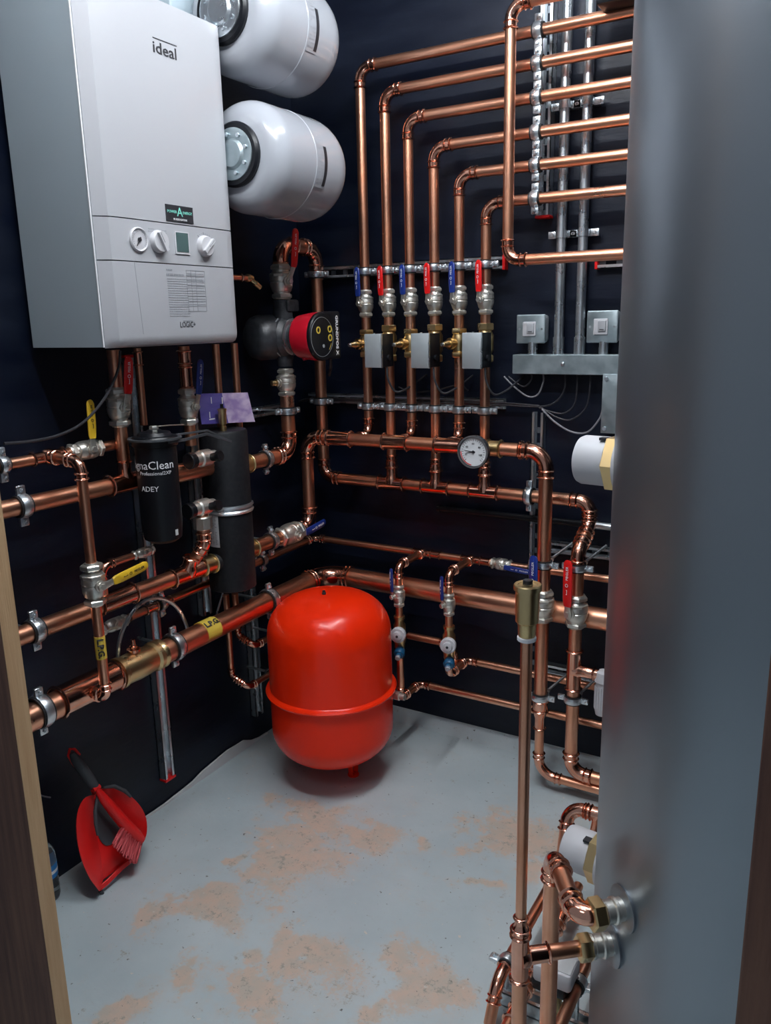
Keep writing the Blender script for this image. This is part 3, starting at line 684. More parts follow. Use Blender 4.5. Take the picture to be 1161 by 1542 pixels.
# ================================================================ headers
x0 = .125
def hdr_end(label, pts, r, R): return pipe(label, pts, r, R)
RX = ony(820, 800, m1y).x
zre = .352
h1 = pipe('thick upper copper header with round gauge, turning down on the right', [(.13, m1y, .70), (.13, m1y, m1z), (RX, m1y, m1z), (RX, m1y, ony(818, 1058, m1y).z)], .0185, .048)
for px in (512, 596, 676):
    q = ony(px, 664, m1y); tee(h1, (q.x, m1y, m1z), (1, 0, 0), (.25, 1, .0), .0190, .0138, .078, .03)
for i in (0, 2, 4):
    x = VXs[i]; 
# gauge
gq = ony(714, 680, m1y-.055); gp = V((gq.x, m1y, m1z))
gt = thing('temperature_gauge', 'round white dial thermometer on the upper copper header', 'gauge', (gp.x, m1y-.05, gq.z))
gc = V((gp.x, m1y-.048, gq.z))
MB().lathe(gp, (0, -1, 0), [(.012, .012), (.05, .010)], 16).build('stem', 'brass', gt)
MB().lathe(gc, (0, -1, 0), [(0, .036), (0, .043), (.014, .044), (.018, .042), (.018, .0385), (.012, .038)], 40).build('case', 'ink', gt)
MB().lathe(gc+V((0, -.0172, 0)), (0, -1, 0), [(0, .0435), (.002, .0435), (.002, .0395), (0, .0395)], 40, cap=False).build('bezel', 'zinc', gt)
dl = MB().lathe(gc+V((0, -.0125, 0)), (0, -1, 0), [(0, .0385), (.001, .0385)], 40).build('dial', 'dial', gt)
mb = MB(); gz = gc+V((0, -.0138, 0))
for k in range(25):
    a = math.radians(225-k*11.25); d = V((math.cos(a), 0, math.sin(a))); mb.box(gz+d*.031, (.006 if k % 4 == 0 else .0035, .0004, .0011), (d, (0, 1, 0), d.cross(V((0, 1, 0)))))
mb.build('scale_marks', 'ink', dl)
mb = MB()
for k in range(9):
    a = math.radians(185+k*9); d = V((math.cos(a), 0, math.sin(a))); mb.box(gz+d*.0355, (.0022, .0006, .0058), (d, (0, 1, 0), d.cross(V((0, 1, 0)))))
mb.build('red_arc', 'redp', dl)
for an, ln in ((172, .026), (190, .020)):
    d = V((math.cos(math.radians(an)), 0, math.sin(math.radians(an)))); MB().strip([gz+V((0, -.001, 0))-d*.006, gz+V((0, -.001, 0))+d*ln], d.cross(V((0, 1, 0))), [.0025, .001], .0008).build('needle', 'ink', dl)
MB().lathe(gz, (0, -1, 0), [(0, .004), (.003, .0035)], 12).build('hub', 'ink', dl)
for k, s in enumerate(('20', '40', '60', '80', '100')):
    a = math.radians(200-k*55); txt(s, gz+V((math.cos(a)*.022, -.0006, math.sin(a)*.022)), (1, 0, 0), (0, 0, 1), .0075, 'ink', dl)
coupler(h1, (gp.x+.035, m1y, m1z), (1, 0, 0), .0188, .035, 'brass', 'brass_tee')
coupler(h1, (ony(800, 678, m1y).x-.02, m1y, m1z), (1, 0, 0), .0188, .02)
# reducer and lower bend of riser A
q = ony(818, 1058, m1y); zz = q.z
reducer(h1, (RX, m1y, zz+.005), (0, 0, -1), .0188, .0130, .085)
zl1 = ony(860, 1178, m1y).z
pipe('copper pipe bending right near the floor under the left tall riser', [(RX, m1y, zz-.075), (RX, m1y, zl1), (1.17, m1y, zl1), (1.17, m1y-.2, zl1-.03)], .0130, .05)
# header 2
rx2 = ony(480, 500, -OFF).x
Y2 = m1y; X2 = ony(870, 850, Y2).x; x2b = ony(876, 760, -OFF).x
RY2 = -.300
zo = ony(852, 1160, Y2).z
h2 = pipe('thick lower copper header bending down into the right-hand tall riser', [(rx2, -OFF, ony(480, 396, -OFF).z), (rx2, -OFF, m2z), (X2, -OFF, m2z), (X2, -OFF, m2z-.065), (X2, Y2, m2z-.115), (X2, Y2, zo), (1.5, Y2, zo)], .0175, .040)
for i in (1, 3, 5):
    x = VXs[i]; tee(h2, (x, -OFF, m2z), (1, 0, 0), (0, 0, 1), .0180, .0150, .085, .052)
    reducer(h2, (x, -OFF, m2z+.085), (0, 0, -1), .0138, .0165, .036)
clamp('zinc clamp with black liner on the lower header near its right bend', (ony(797, 748, -OFF).x, -OFF, m2z), (1, 0, 0), .0195, (0, 0, 1), (0, 1, 0), .06)
# the tee and branch on riser B
tz = ony(862, 1008, Y2).z; tee(h2, (X2, Y2, tz), (0, 0, 1), (1, 0, 0), .0178, .0140, .11, .055)
# lever valves on the two risers
zva = ony(820, 912, Y2).z; zvb = ony(868, 920, Y2).z
valve('large blue handled lever valve on the left tall riser by the cylinder', (RX, Y2, zva), (0, 0, 1), .0190, V((-.32, -1, 0)), (0, 0, 1), 'blue', .125, 1.0, w=.024, half=2.3, out=.008, rise=.01)
valve('large red handled lever valve on the right tall riser by the cylinder', (X2, Y2, zvb), (0, 0, 1), .0185, V((-.32, -1, 0)), (0, 0, 1), 'redp', .125, 1.0, w=.024, half=2.4, out=.008, rise=.01)
for (px, py, x, nm) in ((822, 850, RX, 'left tall riser above its blue valve'), (875, 855, X2, 'right tall riser above its red valve'), (818, 1050, RX, 'left tall riser near the floor'), (864, 1053, X2, 'right tall riser near the floor')):
    z = ony(px, py, Y2).z; clamp('zinc clamp on the %s' % nm, (x, Y2, z), (0, 0, 1), .0183, (1, 0, 0), (.45, 1, .38), .12, w=.016)
# rails on the back wall near risers
xs_ = ony(812, 690, 0).x
strut('upright slotted rail behind the left tall riser, from header level to the floor', (xs_, 0, ony(800, 1000, 0).z), (xs_, 0, ony(812, 620, 0).z), (0, -1, 0), w=.036, dep=.021, caps=False)
z_ = ony(835, 822, 0).z
strut('level rail on the back wall behind the tall risers, above the thin pipe', (xs_+.03, 0, z_), (1.5, 0, z_), (0, -1, 0), w=.034, dep=.021)
z_ = ony(835, 1006, 0).z
strut('level rail on the back wall behind the tall risers, below the thickest pipe', (xs_+.03, 0, z_), (1.5, 0, z_), (0, -1, 0), w=.034, dep=.021)
# black conduit
a = ony(664, 766, -.02)
t = thing('black_conduit', 'thin black conduit running level on the back wall below the headers', 'conduit', (a.x, -.02, a.z))
MB().tube([(a.x, -.02, a.z), (1.5, -.02, a.z)], .010, 12).build('tube', 'black', t)
for py, x in ((1, a.x),): MB().lathe((x, -.02, a.z), (-1, 0, 0), [(0, .0115), (.012, .0115)], 12).build('end_socket', 'black', t)
MB().tube([(ony(895, 790, -.02).x, -.02, a.z), (1.5, -.02, a.z)], .0102, 12).build('bare_tube', 'zinc', t)

# ================================================================ thin cold feed pipe round the corner
TO = .06; tz_ = .616
th = pipe('thin copper pipe running round the corner above the thickest pipe', [(.06, -.72, tz_-.008), (.06, -TO, tz_), (1.5, -TO, tz_)], .0108, .028)
drops = []
DY = -.205
for (px, py, dx, dz, nm) in ((618, 832, 601, 850, 'left'), (690, 842, 676, 862, 'right')):
    q = ony(px, py, -TO); X = ony(dx, dz+60, DY).x
    tee(th, (X+.004, -TO, tz_), (1, 0, 0), (0, -1, 0), .0108, .0108, .060, .026); coupler(th, (X+.05, -TO, tz_), (1, 0, 0), .0108, .03)
    drops.append(X)
X, Xr = drops
zA = ony(604, 1052, DY).z; zB = ony(684, 1018, DY).z
pipe('left of two thin copper drops crossing the thickest pipe, reaching low', [(X, -TO-.025, tz_), (X, DY, tz_), (X, DY, zA), (X, -.085, zA), (X, -.085, zA+.0), (1.5, -.085, zA-.0)], .0112, .024)
pipe('right of the two thin copper drops, turning right below its blue cap', [(Xr, -TO-.025, tz_), (Xr, DY, tz_), (Xr, DY, zB), (Xr, -.085, zB), (1.5, -.085, zB)], .0112, .024)
for X_, pys, nm, ptc in ((X, (897, 950, 976), 'left', 1), (Xr, (910, 966, 992), 'right', 0)):
    px = 601 if ptc else 677
    zv = ony(px, pys[0], DY).z; zg = ony(px, pys[1], DY).z; zc = ony(px, pys[2], DY).z
    valve('small lever valve with blue handle on the %s thin copper drop' % nm, (X_, DY, zv), (0, 0, 1), .0112, V((-.5, -1, 0)), (0, 0, 1), 'blue', .07, 1.0, w=.011, out=.004, rise=.004, half=2.9)
    u = thing('filling_valve', 'grey knob and blue cap on a brass body, on the %s thin copper drop' % nm, 'valve', (X_, DY, zg))
    mb = MB(); mb.lathe((X_, DY, zg), (0, 0, 1), [(-.056, .013), (-.05, .016), (-.04, .016), (-.03, .0185), (.02, .0185), (.028, .014), (.038, .0145), (.04, .017), (.048, .017)], 18); mb.build('body', 'brass', u)
    d = V((.25, -1, 0)).normalized()
    MB().lathe((X_+.004, DY, zg), d, [(.012, .012), (.020, .012), (.021, .0225), (.034, .0235), (.037, .021), (.037, .014), (.043, .013), (.045, .008)], 26).build('grey_knob', 'whitep', u)
    MB().lathe(V((X_+.004, DY, zg))+d*.0445, d, [(0, .004), (.001, .004)], 12).build('knob_hole', 'ink', u)
    d2 = V((.28, -1, -.35)).normalized(); o = V((X_+.006, DY, zc+.008))
    MB().lathe(o, d2, [(.010, .010), (.016, .014), (.034, .017), (.04, .014), (.041, .009), (.052, .008)], 20).build('blue_cap', 'teal', u)
    MB().lathe(o+d2*.052, d2, [(-.004, .0085), (.004, .0075)], 14).build('cap_tip', 'panel', u)
# low pipes on the back wall
q1 = ony(612, 942, -.06)
pipe('dim copper pipe linking the two thin drops behind them', [(X-.012, -.13, q1.z), (Xr-.02, -.13, q1.z), (Xr-.02, -.13, q1.z-.06)], .0112, .03)
qv = ony(760, 849, -TO)
valve('level blue handled lever valve on the thin pipe behind the brass air vent', (qv.x-.01, -TO, tz_), (1, 0, 0), .0108, (0, -1, .0), (1, 0, -.05), 'blue', .085, 1.0, w=.014, out=.004, rise=.004)
clamp('zinc clamp on the thin copper pipe at the upright rail', (ony(803, 851, -TO).x, -TO, tz_), (1, 0, 0), .0108, (0, 0, 1), (0, 1, 0), .035)

# ================================================================ thickest pipe, marked L.P.G.
GX_ = .110; LX = .150; LY = -.130; LZ = .525; LR = .0300
lp = pipe('thickest copper pipe with yellow gas tape, running round the corner behind the red tank', [(LX, -1.45, LZ-.004), (LX, LY, LZ), (1.5, LY, LZ)], LR, .078)
yT = onx(312, 948, LX).y
tp = MB().tube([(LX, yT-.026, LZ), (LX, yT+.026, LZ)], LR+.0006, 28).build('yellow_tape', 'yelltape', lp)
txt_round('L.P.G.', (LX, yT+.001, LZ), (0, 1, 0), (-.80, 0, .60), LR+.0016, .0215, 'ink', tp)
# widened sleeve at the left and its branch
ys = onx(72, 686, GX_).y
tee(lp, (LX, ys, LZ), (0, 1, 0), (1, 0, -.05), .0305, .0118, .155, .044)
yb2 = onx(207, 985, LX).y
vb = thing('brass_coupling', 'fat brass coupling with a test nipple, in the thickest pipe', 'fitting', (LX, yb2, LZ))
MB().lathe((LX, yb2, LZ), (0, 1, 0), [(-.066, LR*1.02), (-.066, LR*1.26), (-.056, LR*1.26), (-.052, LR*1.14), (-.03, LR*1.16), (-.01, LR*1.20), (.02, LR*1.16), (.04, LR*1.08), (.046, LR*1.25), (.056, LR*1.25), (.06, LR*1.14), (.066, LR*1.22), (.072, LR*1.22), (.072, LR)], 30).build('body', 'brass', vb)
MB().lathe((LX, yb2-.01, LZ), (0, 0, 1), [(.024, .013), (.036, .012), (.037, .016), (.043, .016), (.044, .009), (.05, .009), (.051, .006), (.066, .005)], 16).build('test_nipple', 'copper_fit', vb)
for px, py, nm, zo_ in ((62, 1076, 'thickest copper pipe, near the door timber', 0), (262, 975, 'thickest copper pipe, right of its brass coupling', 0), (405, 900, 'thickest copper pipe, left of the corner bend', 0)):
    y = onx(px, py, LX).y; clamp('zinc ring clamp on the %s' % nm, (LX, y, LZ), (0, 1, 0), LR, (0, 0, 1), (-1, 0, 0), LX-.02, w=.020)
# drop pipe in front, from the gas line above
GX = .110; GZ = onx(60, 690, GX).z
ga_ = pipe('small copper pipe along the left wall with the upright yellow lever', [(GX, -1.42, GZ-.002), (GX, onx(178, 665, GX).y, GZ), ], .0118)
yd = onx(72, 686, GX).y
DX = .205
tee(ga_, (GX, yd, GZ), (0, 1, 0), (1, 0, 0), .0118, .0118, .075, .028)
dr = pipe('upright thin copper pipe in front of the others, with yellow tape and lever', [(GX+.02, yd, GZ), (DX+.005, yd, GZ-.004), (DX+.005, yd, LZ-.008), (LX+.04, yd, LZ-.008)], .0112, .024)
q = onx(122, 885, DX); valve('grey valve with level yellow handle on the upright thin gas pipe', (DX+.005, yd, q.z), (0, 0, 1), .0112, (1, -.1, 0), (0, 1, .12), 'yellow', .095, 1.35, w=.019, out=.004, rise=.018, half=4.2)
q = onx(132, 981, DX); tp = MB().tube([(DX+.005, yd, q.z-.026), (DX+.005, yd, q.z+.026)], .0118, 24).build('yellow_tape', 'yelltape', dr)
txt_round('L.P.G.', (DX+.005, yd, q.z), (0, 0, -1), V((.62, .78, 0)), .0130, .0185, 'ink', tp)
yv = onx(128, 672, GX).y
valve('nickel valve with upright yellow handle on the small gas pipe under the boiler', (GX, yv, GZ), (0, 1, 0), .0118, (1, 0, .1), (-.05, .06, 1), 'yellow', .082, 1.1, w=.018, out=.004, rise=.012, half=3.6)
MB()
clamp('zinc ring clamp on the small gas pipe at the left edge of the photo', (GX, onx(3, 697, GX).y, GZ), (0, 1, 0), .0118, (0, 0, 1), (-1, 0, 0), GX-.02)

# ================================================================ upper and middle left pipes
UX = .130
UZ = .958
yu1 = onx(200, 717, UX).y
ySep = -.548; yFil = -.775; SR = .0640
u = pipe('upper thick copper pipe from the door timber to the black filter', [(UX, -1.42, UZ+.008), (UX, -.60, UZ)], .0185)
ytee = onx(187, 700, UX).y
tee(u, (UX, ytee, UZ+.004), (0, 1, 0), (0, 0, 1), .0195, .0135, .10, .05)
clamp('zinc ring clamp on the upper thick copper pipe near the door timber', (UX, onx(32, 752, UX).y, UZ+.005), (0, 1, 0), .0185, (0, 0, 1), (-1, 0, 0), UX-.02, w=.02)
MZ = .692
m_ = pipe('middle thick copper pipe from the door timber to the black filter return', [(UX, -1.42, MZ+.004), (UX, -.655, MZ)], .0205)
coupler(m_, (UX, onx(176, 915, UX).y, MZ+.003), (0, 1, 0), .0205, .10)
clamp('zinc ring clamp on the middle thick copper pipe near the door timber', (UX, onx(52, 948, UX).y, MZ+.003), (0, 1, 0), .0205, (0, 0, 1), (-1, 0, 0), UX-.02, w=.02)
y_ = onx(290, 862, UX).y
tee(m_, (UX, y_-.02, MZ), (0, 1, 0), (.35, .10, 1), .0200, .0160, .11, .045)
coupler(m_, (UX, onx(312, 853, UX).y, MZ), (0, 1, 0), .0205, .04, 'brass', 'brass_adaptor')
MB().lathe((UX, onx(320, 849, UX).y, MZ), (0, 1, 0), [(0, .021), (.012, .024), (.03, .024)], 20).build('black_union', 'rubber', m_)

# black low loss header with steel band
sx = UX
lh = thing('low_loss_header', 'tall black cylinder with a steel band between the filter and the red tank', 'header', (sx, ySep, .60))
zT = onx(343, 645, sx).z; zB_ = onx(345, 886, sx).z; zBand = onx(345, 762, sx).z
MB().lathe((sx, ySep, zB_), (0, 0, 1), [(0, SR*.90), (.004, SR), (zT-zB_-.006, SR), (zT-zB_-.001, SR*.95), (zT-zB_, SR*.9)], 40).build('body', 'iron', lh)
MB().lathe((sx, ySep, zBand-.012), (0, 0, 1), [(0, SR), (.001, SR+.004), (.006, SR+.0055), (.010, SR+.002), (.014, SR+.002), (.018, SR+.0055), (.023, SR+.004), (.024, SR)], 40, cap=False).build('clamp_band', 'zinc', lh)
q = ony(0, 0, 0)
def on_cyl_label(parent, cx, cy, cz, r, a0, a1, z0, z1, m, name):
    mb = MB(); k = 6; vs = []
    for i in range(k+1):
        a = a0+(a1-a0)*i/k
        for z in (z0, z1): vs.append((cx+(r+.0008)*math.cos(a), cy+(r+.0008)*math.sin(a), z))
    mb.add(vs, [[2*i, 2*i+1, 2*i+3, 2*i+2] for i in range(k)]); return mb.build(name, m, parent)
vA = math.atan2(CAM.y-ySep, CAM.x-sx)
z0_, z1_ = onx(322, 831, sx+.03).z, onx(322, 778, sx+.03).z
lb = on_cyl_label(lh, sx, ySep, 0, SR, vA-.95, vA-.45, z0_, z1_, 'paper', 'paper_label')
mb = MB()
for k in range(18):
    zz = z1_-.006-k*(z1_-z0_-.01)/18
    for j in range(3):
        if random.random() < .8:
            a0 = vA-.90+j*.14; a1 = a0+random.uniform(.04, .09); mb.add([(sx+(SR+.0014)*math.cos(a), ySep+(SR+.0014)*math.sin(a), z) for a, z in ((a0, zz), (a1, zz), (a1, zz+.002), (a0, zz+.002))], [[0, 1, 2, 3]])
mb.build('printed_text', 'greyink', lb)['kind'] = 'stuff'
av = thing('air_vent', 'small brass automatic air vent on top of the tall black cylinder', 'vent', (sx+.02, ySep-.02, zT))
MB().lathe((sx+.02, ySep-.02, zT-.001), (0, 0, 1), [(0, .009), (.012, .009), (.013, .007), (.018, .007), (.019, .0105), (.050, .0105), (.053, .012), (.058, .012), (.060, .006)], 16).build('body', 'brass', av)
MB().lathe((sx+.02, ySep-.02, zT+.058), (0, 0, 1), [(0, .0045), (.012, .004)], 10).build('cap', 'black', av)
# right outlets of the header
rb = pipe('copper pipe from the tall black cylinder up to the pump', [(UX, ySep+.04, .936), (UX, -.262, .936), (UX, -.262, onx(437, 588, UX).z)], .0205, .046)
coupler(rb, (UX, ySep+SR+.016, .936), (0, 1, 0), .0205, .032, 'brass', 'brass_union')
clamp('zinc ring clamp on the copper pipe leaving the top of the tall black cylinder', (UX, onx(400, 694, UX).y, .936), (0, 1, 0), .0205, (0, 0, 1), (-1, 0, 0), UX)
PY = -.262
hb = pipe('copper pipe from the foot of the tall black cylinder to the corner valve', [(UX, ySep+.04, MZ), (UX, m1y-.0, MZ), (.13, m1y, MZ+.045)], .0205, .044)
coupler(hb, (UX, ySep+SR+.016, MZ), (0, 1, 0), .0205, .032, 'brass', 'brass_union')
clamp('zinc ring clamp on the copper pipe leaving the foot of the tall black cylinder', (UX, onx(408, 812, UX).y, MZ), (0, 1, 0), .0205, (0, 0, 1), (-1, 0, 0), UX)
yc = onx(436, 800, UX).y
valve('level blue handled valve in the corner, left of the thin pipe bend', (UX, yc, MZ), (0, 1, 0), .0205, (1, 0, -.05), (0, 1, .12), 'blue', .10, .95, w=.022, out=.006, rise=.016, half=2.5)
clamp('small zinc clamp on the thin copper pipe right of the tall black cylinder', (.06, onx(396, 848, .06).y, tz_-.004), (0, 1, 0), .0108, (0, 0, 1), (-1, 0, 0), .05)

# ================================================================ pump line
PZ = onx(437, 507, UX).z
rz_t = ony(452, 366, -.17).z
zU = onx(455, 372, UX).z
up_ = pipe('copper hairpin bend over the pump joining two risers', [(UX, PY, zU-.10), (UX, PY, zU), (rx2, -OFF, zU), (rx2, -OFF, zU-.09)], .0195, .048)
clamp('zinc clamp on the plain riser right of the pump', (rx2, -OFF, zr), (0, 0, 1), .0195, (1, 0, 0), (0, 1, 0), .062)
clamp('zinc clamp on the plain riser under the pump', (rx2, -OFF, zr2+.01), (0, 0, 1), .0195, (1, 0, 0), (0, 1, 0), .062)
zv1 = onx(432, 425, UX).z; zv2 = onx(437, 575, UX).z
valve('nickel valve with red handle above the pump', (UX, PY, zv1), (0, 0, 1), .0195, (.92, -.24, 0), (.02, 0.10, 1), 'redp', .098, 1.0, w=.020, out=.030, rise=.028, half=2.4)
vv = valve('nickel valve without a handle below the pump', (UX, PY, zv2), (0, 0, 1), .0170, (-.3, -1, 0), None, half=2.3)
MB().lathe((UX, PY, zv2), (-.45, -1, 0), [(.02, .012), (.034, .011), (.035, .008), (.048, .008)], 14).build('drain_stub', 'brass', vv)
clamp('zinc clamp on the copper pipe just below the pump valve', (UX, PY, onx(438, 618, UX).z), (0, 0, 1), .0205, (.3, 1, 0), (-1, 0, 0), UX)
strut('short rail on the left wall behind the pump pipe', (0, -.42, onx(400, 618, 0).z), (0, -.10, onx(400, 618, 0).z), (1, 0, 0), w=.030, dep=.021, caps=False)
pu = thing('circulation_pump', 'black circulation pump with a red head and round control face', 'pump', (UX, PY, PZ-.08))
zt1 = onx(432, 452, UX).z; zb1 = onx(436, 551, UX).z
mb = MB(); mb.tube([(UX, PY, zb1), (UX, PY, zb1+.02), (UX, PY, PZ), (UX, PY, zt1-.03), (UX, PY, zt1)], [.021, .024, .034, .027, .026], 24)
mb.lathe((UX-.035, PY, PZ), (1, 0, 0), [(0, .048), (.004, .058), (.05, .058), (.06, .050), (.066, .046)], 36); mb.build('volute', 'castgrey', pu)
MB().box((UX+.005, PY+.012, zt1-.016), (.055, .052, .034), bev=.006).build('top_flange', 'castgrey', pu)
MB().lathe((UX-.020, PY+.03, PZ), (-.35, -1, 0), [(0, .058), (.03, .064), (.085, .064), (.105, .058), (.115, .045)], 30).build('insulation_shell', 'castgrey', pu)
MB().lathe((UX+.002, PY, PZ), (1, 0, 0), [(0, .0570), (.0005, .0605), (.003, .0605), (.0035, .0570)], 36, cap=False).build('shell_seam', 'zbox', pu)
MB().lathe((UX+.030, PY, PZ), (1, 0, 0), [(0, .046), (.001, .0515), (.006, .0515), (.008, .046)], 36).build('steel_ring', 'zinc', pu)
MB().lathe((UX+.036, PY, PZ), (1, 0, 0), [(0, .042), (.022, .040)], 30).build('neck', 'castgrey', pu)
MB().lathe((UX+.060, PY, PZ), (1, 0, 0), [(0, .052), (.004, .060), (.05, .067), (.068, .067)], 40).build('red_housing', 'crimson', pu)
for k in range(3): 
    a = math.radians(-65-k*17+20); MB().lathe((UX+.085, PY+.06*math.sin(math.radians(-20+k*18)), PZ-.057+.004*k), (.3, 0, -1), [(0, .008), (.008, .006)], 12).build('boss', 'crimson', pu)
fx = UX+.128
ax_ = ((0, 1, 0), (0, 0, 1), (1, 0, 0))
fp = MB().lathe((fx, PY, PZ), (1, 0, 0), [(0, .067), (.008, .067), (.011, .064)], 44).build('face', 'black', pu)
MB().box((fx+.0050, PY+.045, PZ+.002), (.085, .134, .0118), ax_, .010).build('terminal_box', 'black', pu)
fx2 = fx+.0115
MB().lathe((fx2, PY-.008, PZ-.001), (1, 0, 0), [(0, .0535), (0, .0545), (.0008, .0545), (.0008, .0535)], 44, cap=False).build('face_ring', 'zbox', fp)
for (dy, dz) in ((-.026, .018), (.030, .020), (.031, -.004)):
    MB().lathe((fx2, PY+dy, PZ+dz), (1, 0, 0), [(0, .0060), (0, .0098), (.0012, .0098), (.0012, .0060)], 22, cap=False).build('yellow_ring', 'yelltape', fp)
MB().strip([(fx2+.0004, PY+.036, PZ-.020), (fx2+.0004, PY+.026, PZ-.036)], (0, .5, .5), .004, .0006).build('yellow_mark', 'yelltape', fp)
MB().lathe((fx2, PY-.002, PZ-.026), (1, 0, 0), [(0, .005), (.0006, .005)], 18).build('white_dot', 'zbox', fp)
txt('GRUNDFOS X', (fx2+.0006, PY+.066, PZ+.002), (0, 0, -1), (0, 1, 0), .016, 'white', fp, fit=.112, bold=.03)
cable('black cable hanging below the pump head beside the plain riser', [(fx-.01, PY+.06, PZ-.045), (fx-.02, PY+.075, PZ-.085), (fx-.05, PY+.11, PZ-.115)], .005)
# ================================================================ pipes under the boiler
yF = ytee
zA_ = UZ+.05
pipe('copper flow pipe under the boiler, carrying the red handled valve', [(UX, yF, zb-.01), (UX, yF, UZ+.03)], .0145)
zvf = onx(185, 612, UX).z
valve('nickel valve with red handle under the boiler', (UX, yF, zvf), (0, 0, 1), .0150, (1, -.15, 0), (.02, .10, 1), 'redp', .078, 1.05, w=.020, out=.012, rise=.02, half=2.9)
coupler(bpy.data.objects['copper_pipe'], (0, 0, -1), (0, 0, 1), .001, .002) if False else None
yR = onx(286, 645, UX).y
rp_ = pipe('copper return pipe under the boiler, carrying the blue handled valve', [(UX, yR, zb-.01), (UX, yR, onx(300, 668, UX).z)], .0140)
coupler(rp_, (UX, yR, onx(280, 568, UX).z), (0, 0, 1), .0140, .05); coupler(rp_, (UX, yR, onx(278, 538, UX).z), (0, 0, 1), .0140, .03)
valve('nickel valve with blue handle under the boiler', (UX, yR, onx(283, 612, UX).z), (0, 0, 1), .0140, (.9, -.05, 0), (.0, .16, 1), 'blue', .082, 1.05, w=.018, out=.012, rise=.02, half=3.2)
q = onx(208, 540, .10); q2 = onx(217, 640, .10)
pt = pipe('thin copper pipe under the boiler right of the red handle', [(.10, (q.y+q2.y)/2, zb-.01), (.10, (q.y+q2.y)/2, q2.z)], .0088)
coupler(pt, (.10, (q.y+q2.y)/2, q.z+.0), (0, 0, 1), .0088, .03)
for px, x_, nm in ((326, .10, 'left'), (354, .10, 'right')):
    q = onx(px, 540, x_); pipe('%s of two plain copper pipes dropping from the boiler behind the purple leaflet' % nm, [(x_, q.y, zb-.01), (x_, q.y, .93)], .0098)

# ================================================================ black filter
fxx = .200; fy = onx(240, 740, fxx).y; fr = .0470
ftz = onx(235, 658, fxx).z; fbz = onx(250, 815, fxx).z
fi = thing('magnetic_filter', 'black canister filter with white lettering and a vent screw on its lid', 'filter', (fxx, fy, fbz))
h = ftz-fbz
MB().lathe((fxx, fy, fbz), (0, 0, 1), [(0, .012), (.003, .030), (.012, .043), (.03, fr-.002), (.05, fr), (h-.02, fr), (h-.018, fr+.004), (h-.002, fr+.005), (h, fr+.002)], 44).build('body', 'black', fi)
ld_ = MB().lathe((fxx, fy, ftz), (0, 0, 1), [(0, fr+.004), (.003, fr+.002), (.005, fr-.008), (.012, fr-.012), (.014, .02), (.018, .014)], 40).build('lid', 'black', fi)
mb = MB(); mb.hexn((fxx, fy, ftz+.016), (0, 0, 1), 0, .010, .011); mb.build('vent_screw', 'nickel', ld_)
MB().strip([(fxx, fy, ftz+.024), (fxx-.01, fy+.06, ftz+.020), (fxx-.02, fy+.115, ftz+.014)], (1, 0, 0), .005, .0025).build('key', 'nickel', ld_)
def txt_cyl(body, cx, cy, cz, r, a0, size, m, parent, dx=0):
    t = txt(body, (0, 0, 0), (1, 0, 0), (0, 1, 0), size, m, None); off = parent_loc(parent)
    for v in t.data.vertices:
        a = a0+(v.co.x+dx)/r; rr = r+.0005+v.co.z; v.co = V((cx+rr*math.cos(a), cy+rr*math.sin(a), cz+v.co.y))-off
    t.parent = parent; return t
fa = math.atan2(CAM.y-fy, CAM.x-fxx)
txt_cyl('MagnaClean', fxx, fy, onx(232, 702, fxx+.03).z, fr, fa, .0265, 'white', fi, -.024)
txt_cyl('Professional2XP', fxx, fy, onx(232, 714, fxx+.03).z, fr, fa, .0115, 'white', fi, -.006)
txt_cyl('ADEY', fxx, fy, onx(220, 741, fxx+.03).z, fr, fa, .017, 'white', fi, -.022)
q = onx(268, 797, fxx+.03); zz = q.z
on_cyl_label(fi, fxx, fy, 0, fr, fa+.62, fa+.80, zz-.007, zz+.007, 'paper', 'small_label')
sp = thing('filter_spanner', 'flat black ring spanner lying across the lid of the black canister filter', 'tool', (fxx, fy, ftz))
MB().lathe((fxx, fy, ftz-.004), (0, 0, 1), [(0, fr+.005), (0, fr+.013), (.004, fr+.013), (.004, fr+.005)], 40, cap=False).build('ring', 'greyrub', sp)
tip = onx(347, 665, .222); pts_ = []
for k in range(9):
    an = math.radians(200+k*19); pts_.append((fxx+(fr+.010)*math.cos(an-PI/2+1.2), fy+(fr+.010)*math.sin(an-PI/2+1.2), ftz-.006))
lp1 = [V((fxx+.030, fy-fr*.7, ftz-.006)), V((fxx+.052, fy-.005, ftz-.008)), V((fxx+.050, fy+.045, ftz-.009)), V((.234, (fy+tip.y)/2+.02, ftz-.008)), V((.226, tip.y, tip.z))]
lp2 = [V((fxx+.005, fy+fr+.012, ftz-.002)), V((.214, fy+.095, ftz-.002)), V((.218, (fy+tip.y)/2+.04, ftz-.003)), V((.224, tip.y, tip.z))]
MB().strip(lp1, (0, 0, 1), .007, .003).strip(lp2, (0, 0, 1), .005, .003).build('handle', 'greyrub', sp)
for k, (px, py, nm) in enumerate(((303, 690, 'upper'), (301, 764, 'lower'))):
    q = onx(px, py, UX+.03); yv_ = q.y
    t = thing('isolation_valve', '%s nickel isolation valve with black knob joining the black canister filter' % nm, 'valve', (UX+.03, yv_, q.z))
    mb = MB(); mb.lathe((UX+.035, yv_-.045, q.z), (0, 1, 0), [(0, .015), (.01, .018), (.03, .018), (.034, .0215), (.066, .0215), (.07, .017), (.09, .015)], 20); mb.build('body', 'nickel', t)
    MB().hexn((UX+.035, yv_-.052, q.z), (0, 1, 0), 0, .020, .021, 12).build('black_nut', 'black', t)
    MB().lathe((UX+.045, yv_+.012, q.z), (1, .1, .2), [(.01, .010), (.026, .011), (.028, .014), (.038, .013)], 18).build('knob', 'black', t)
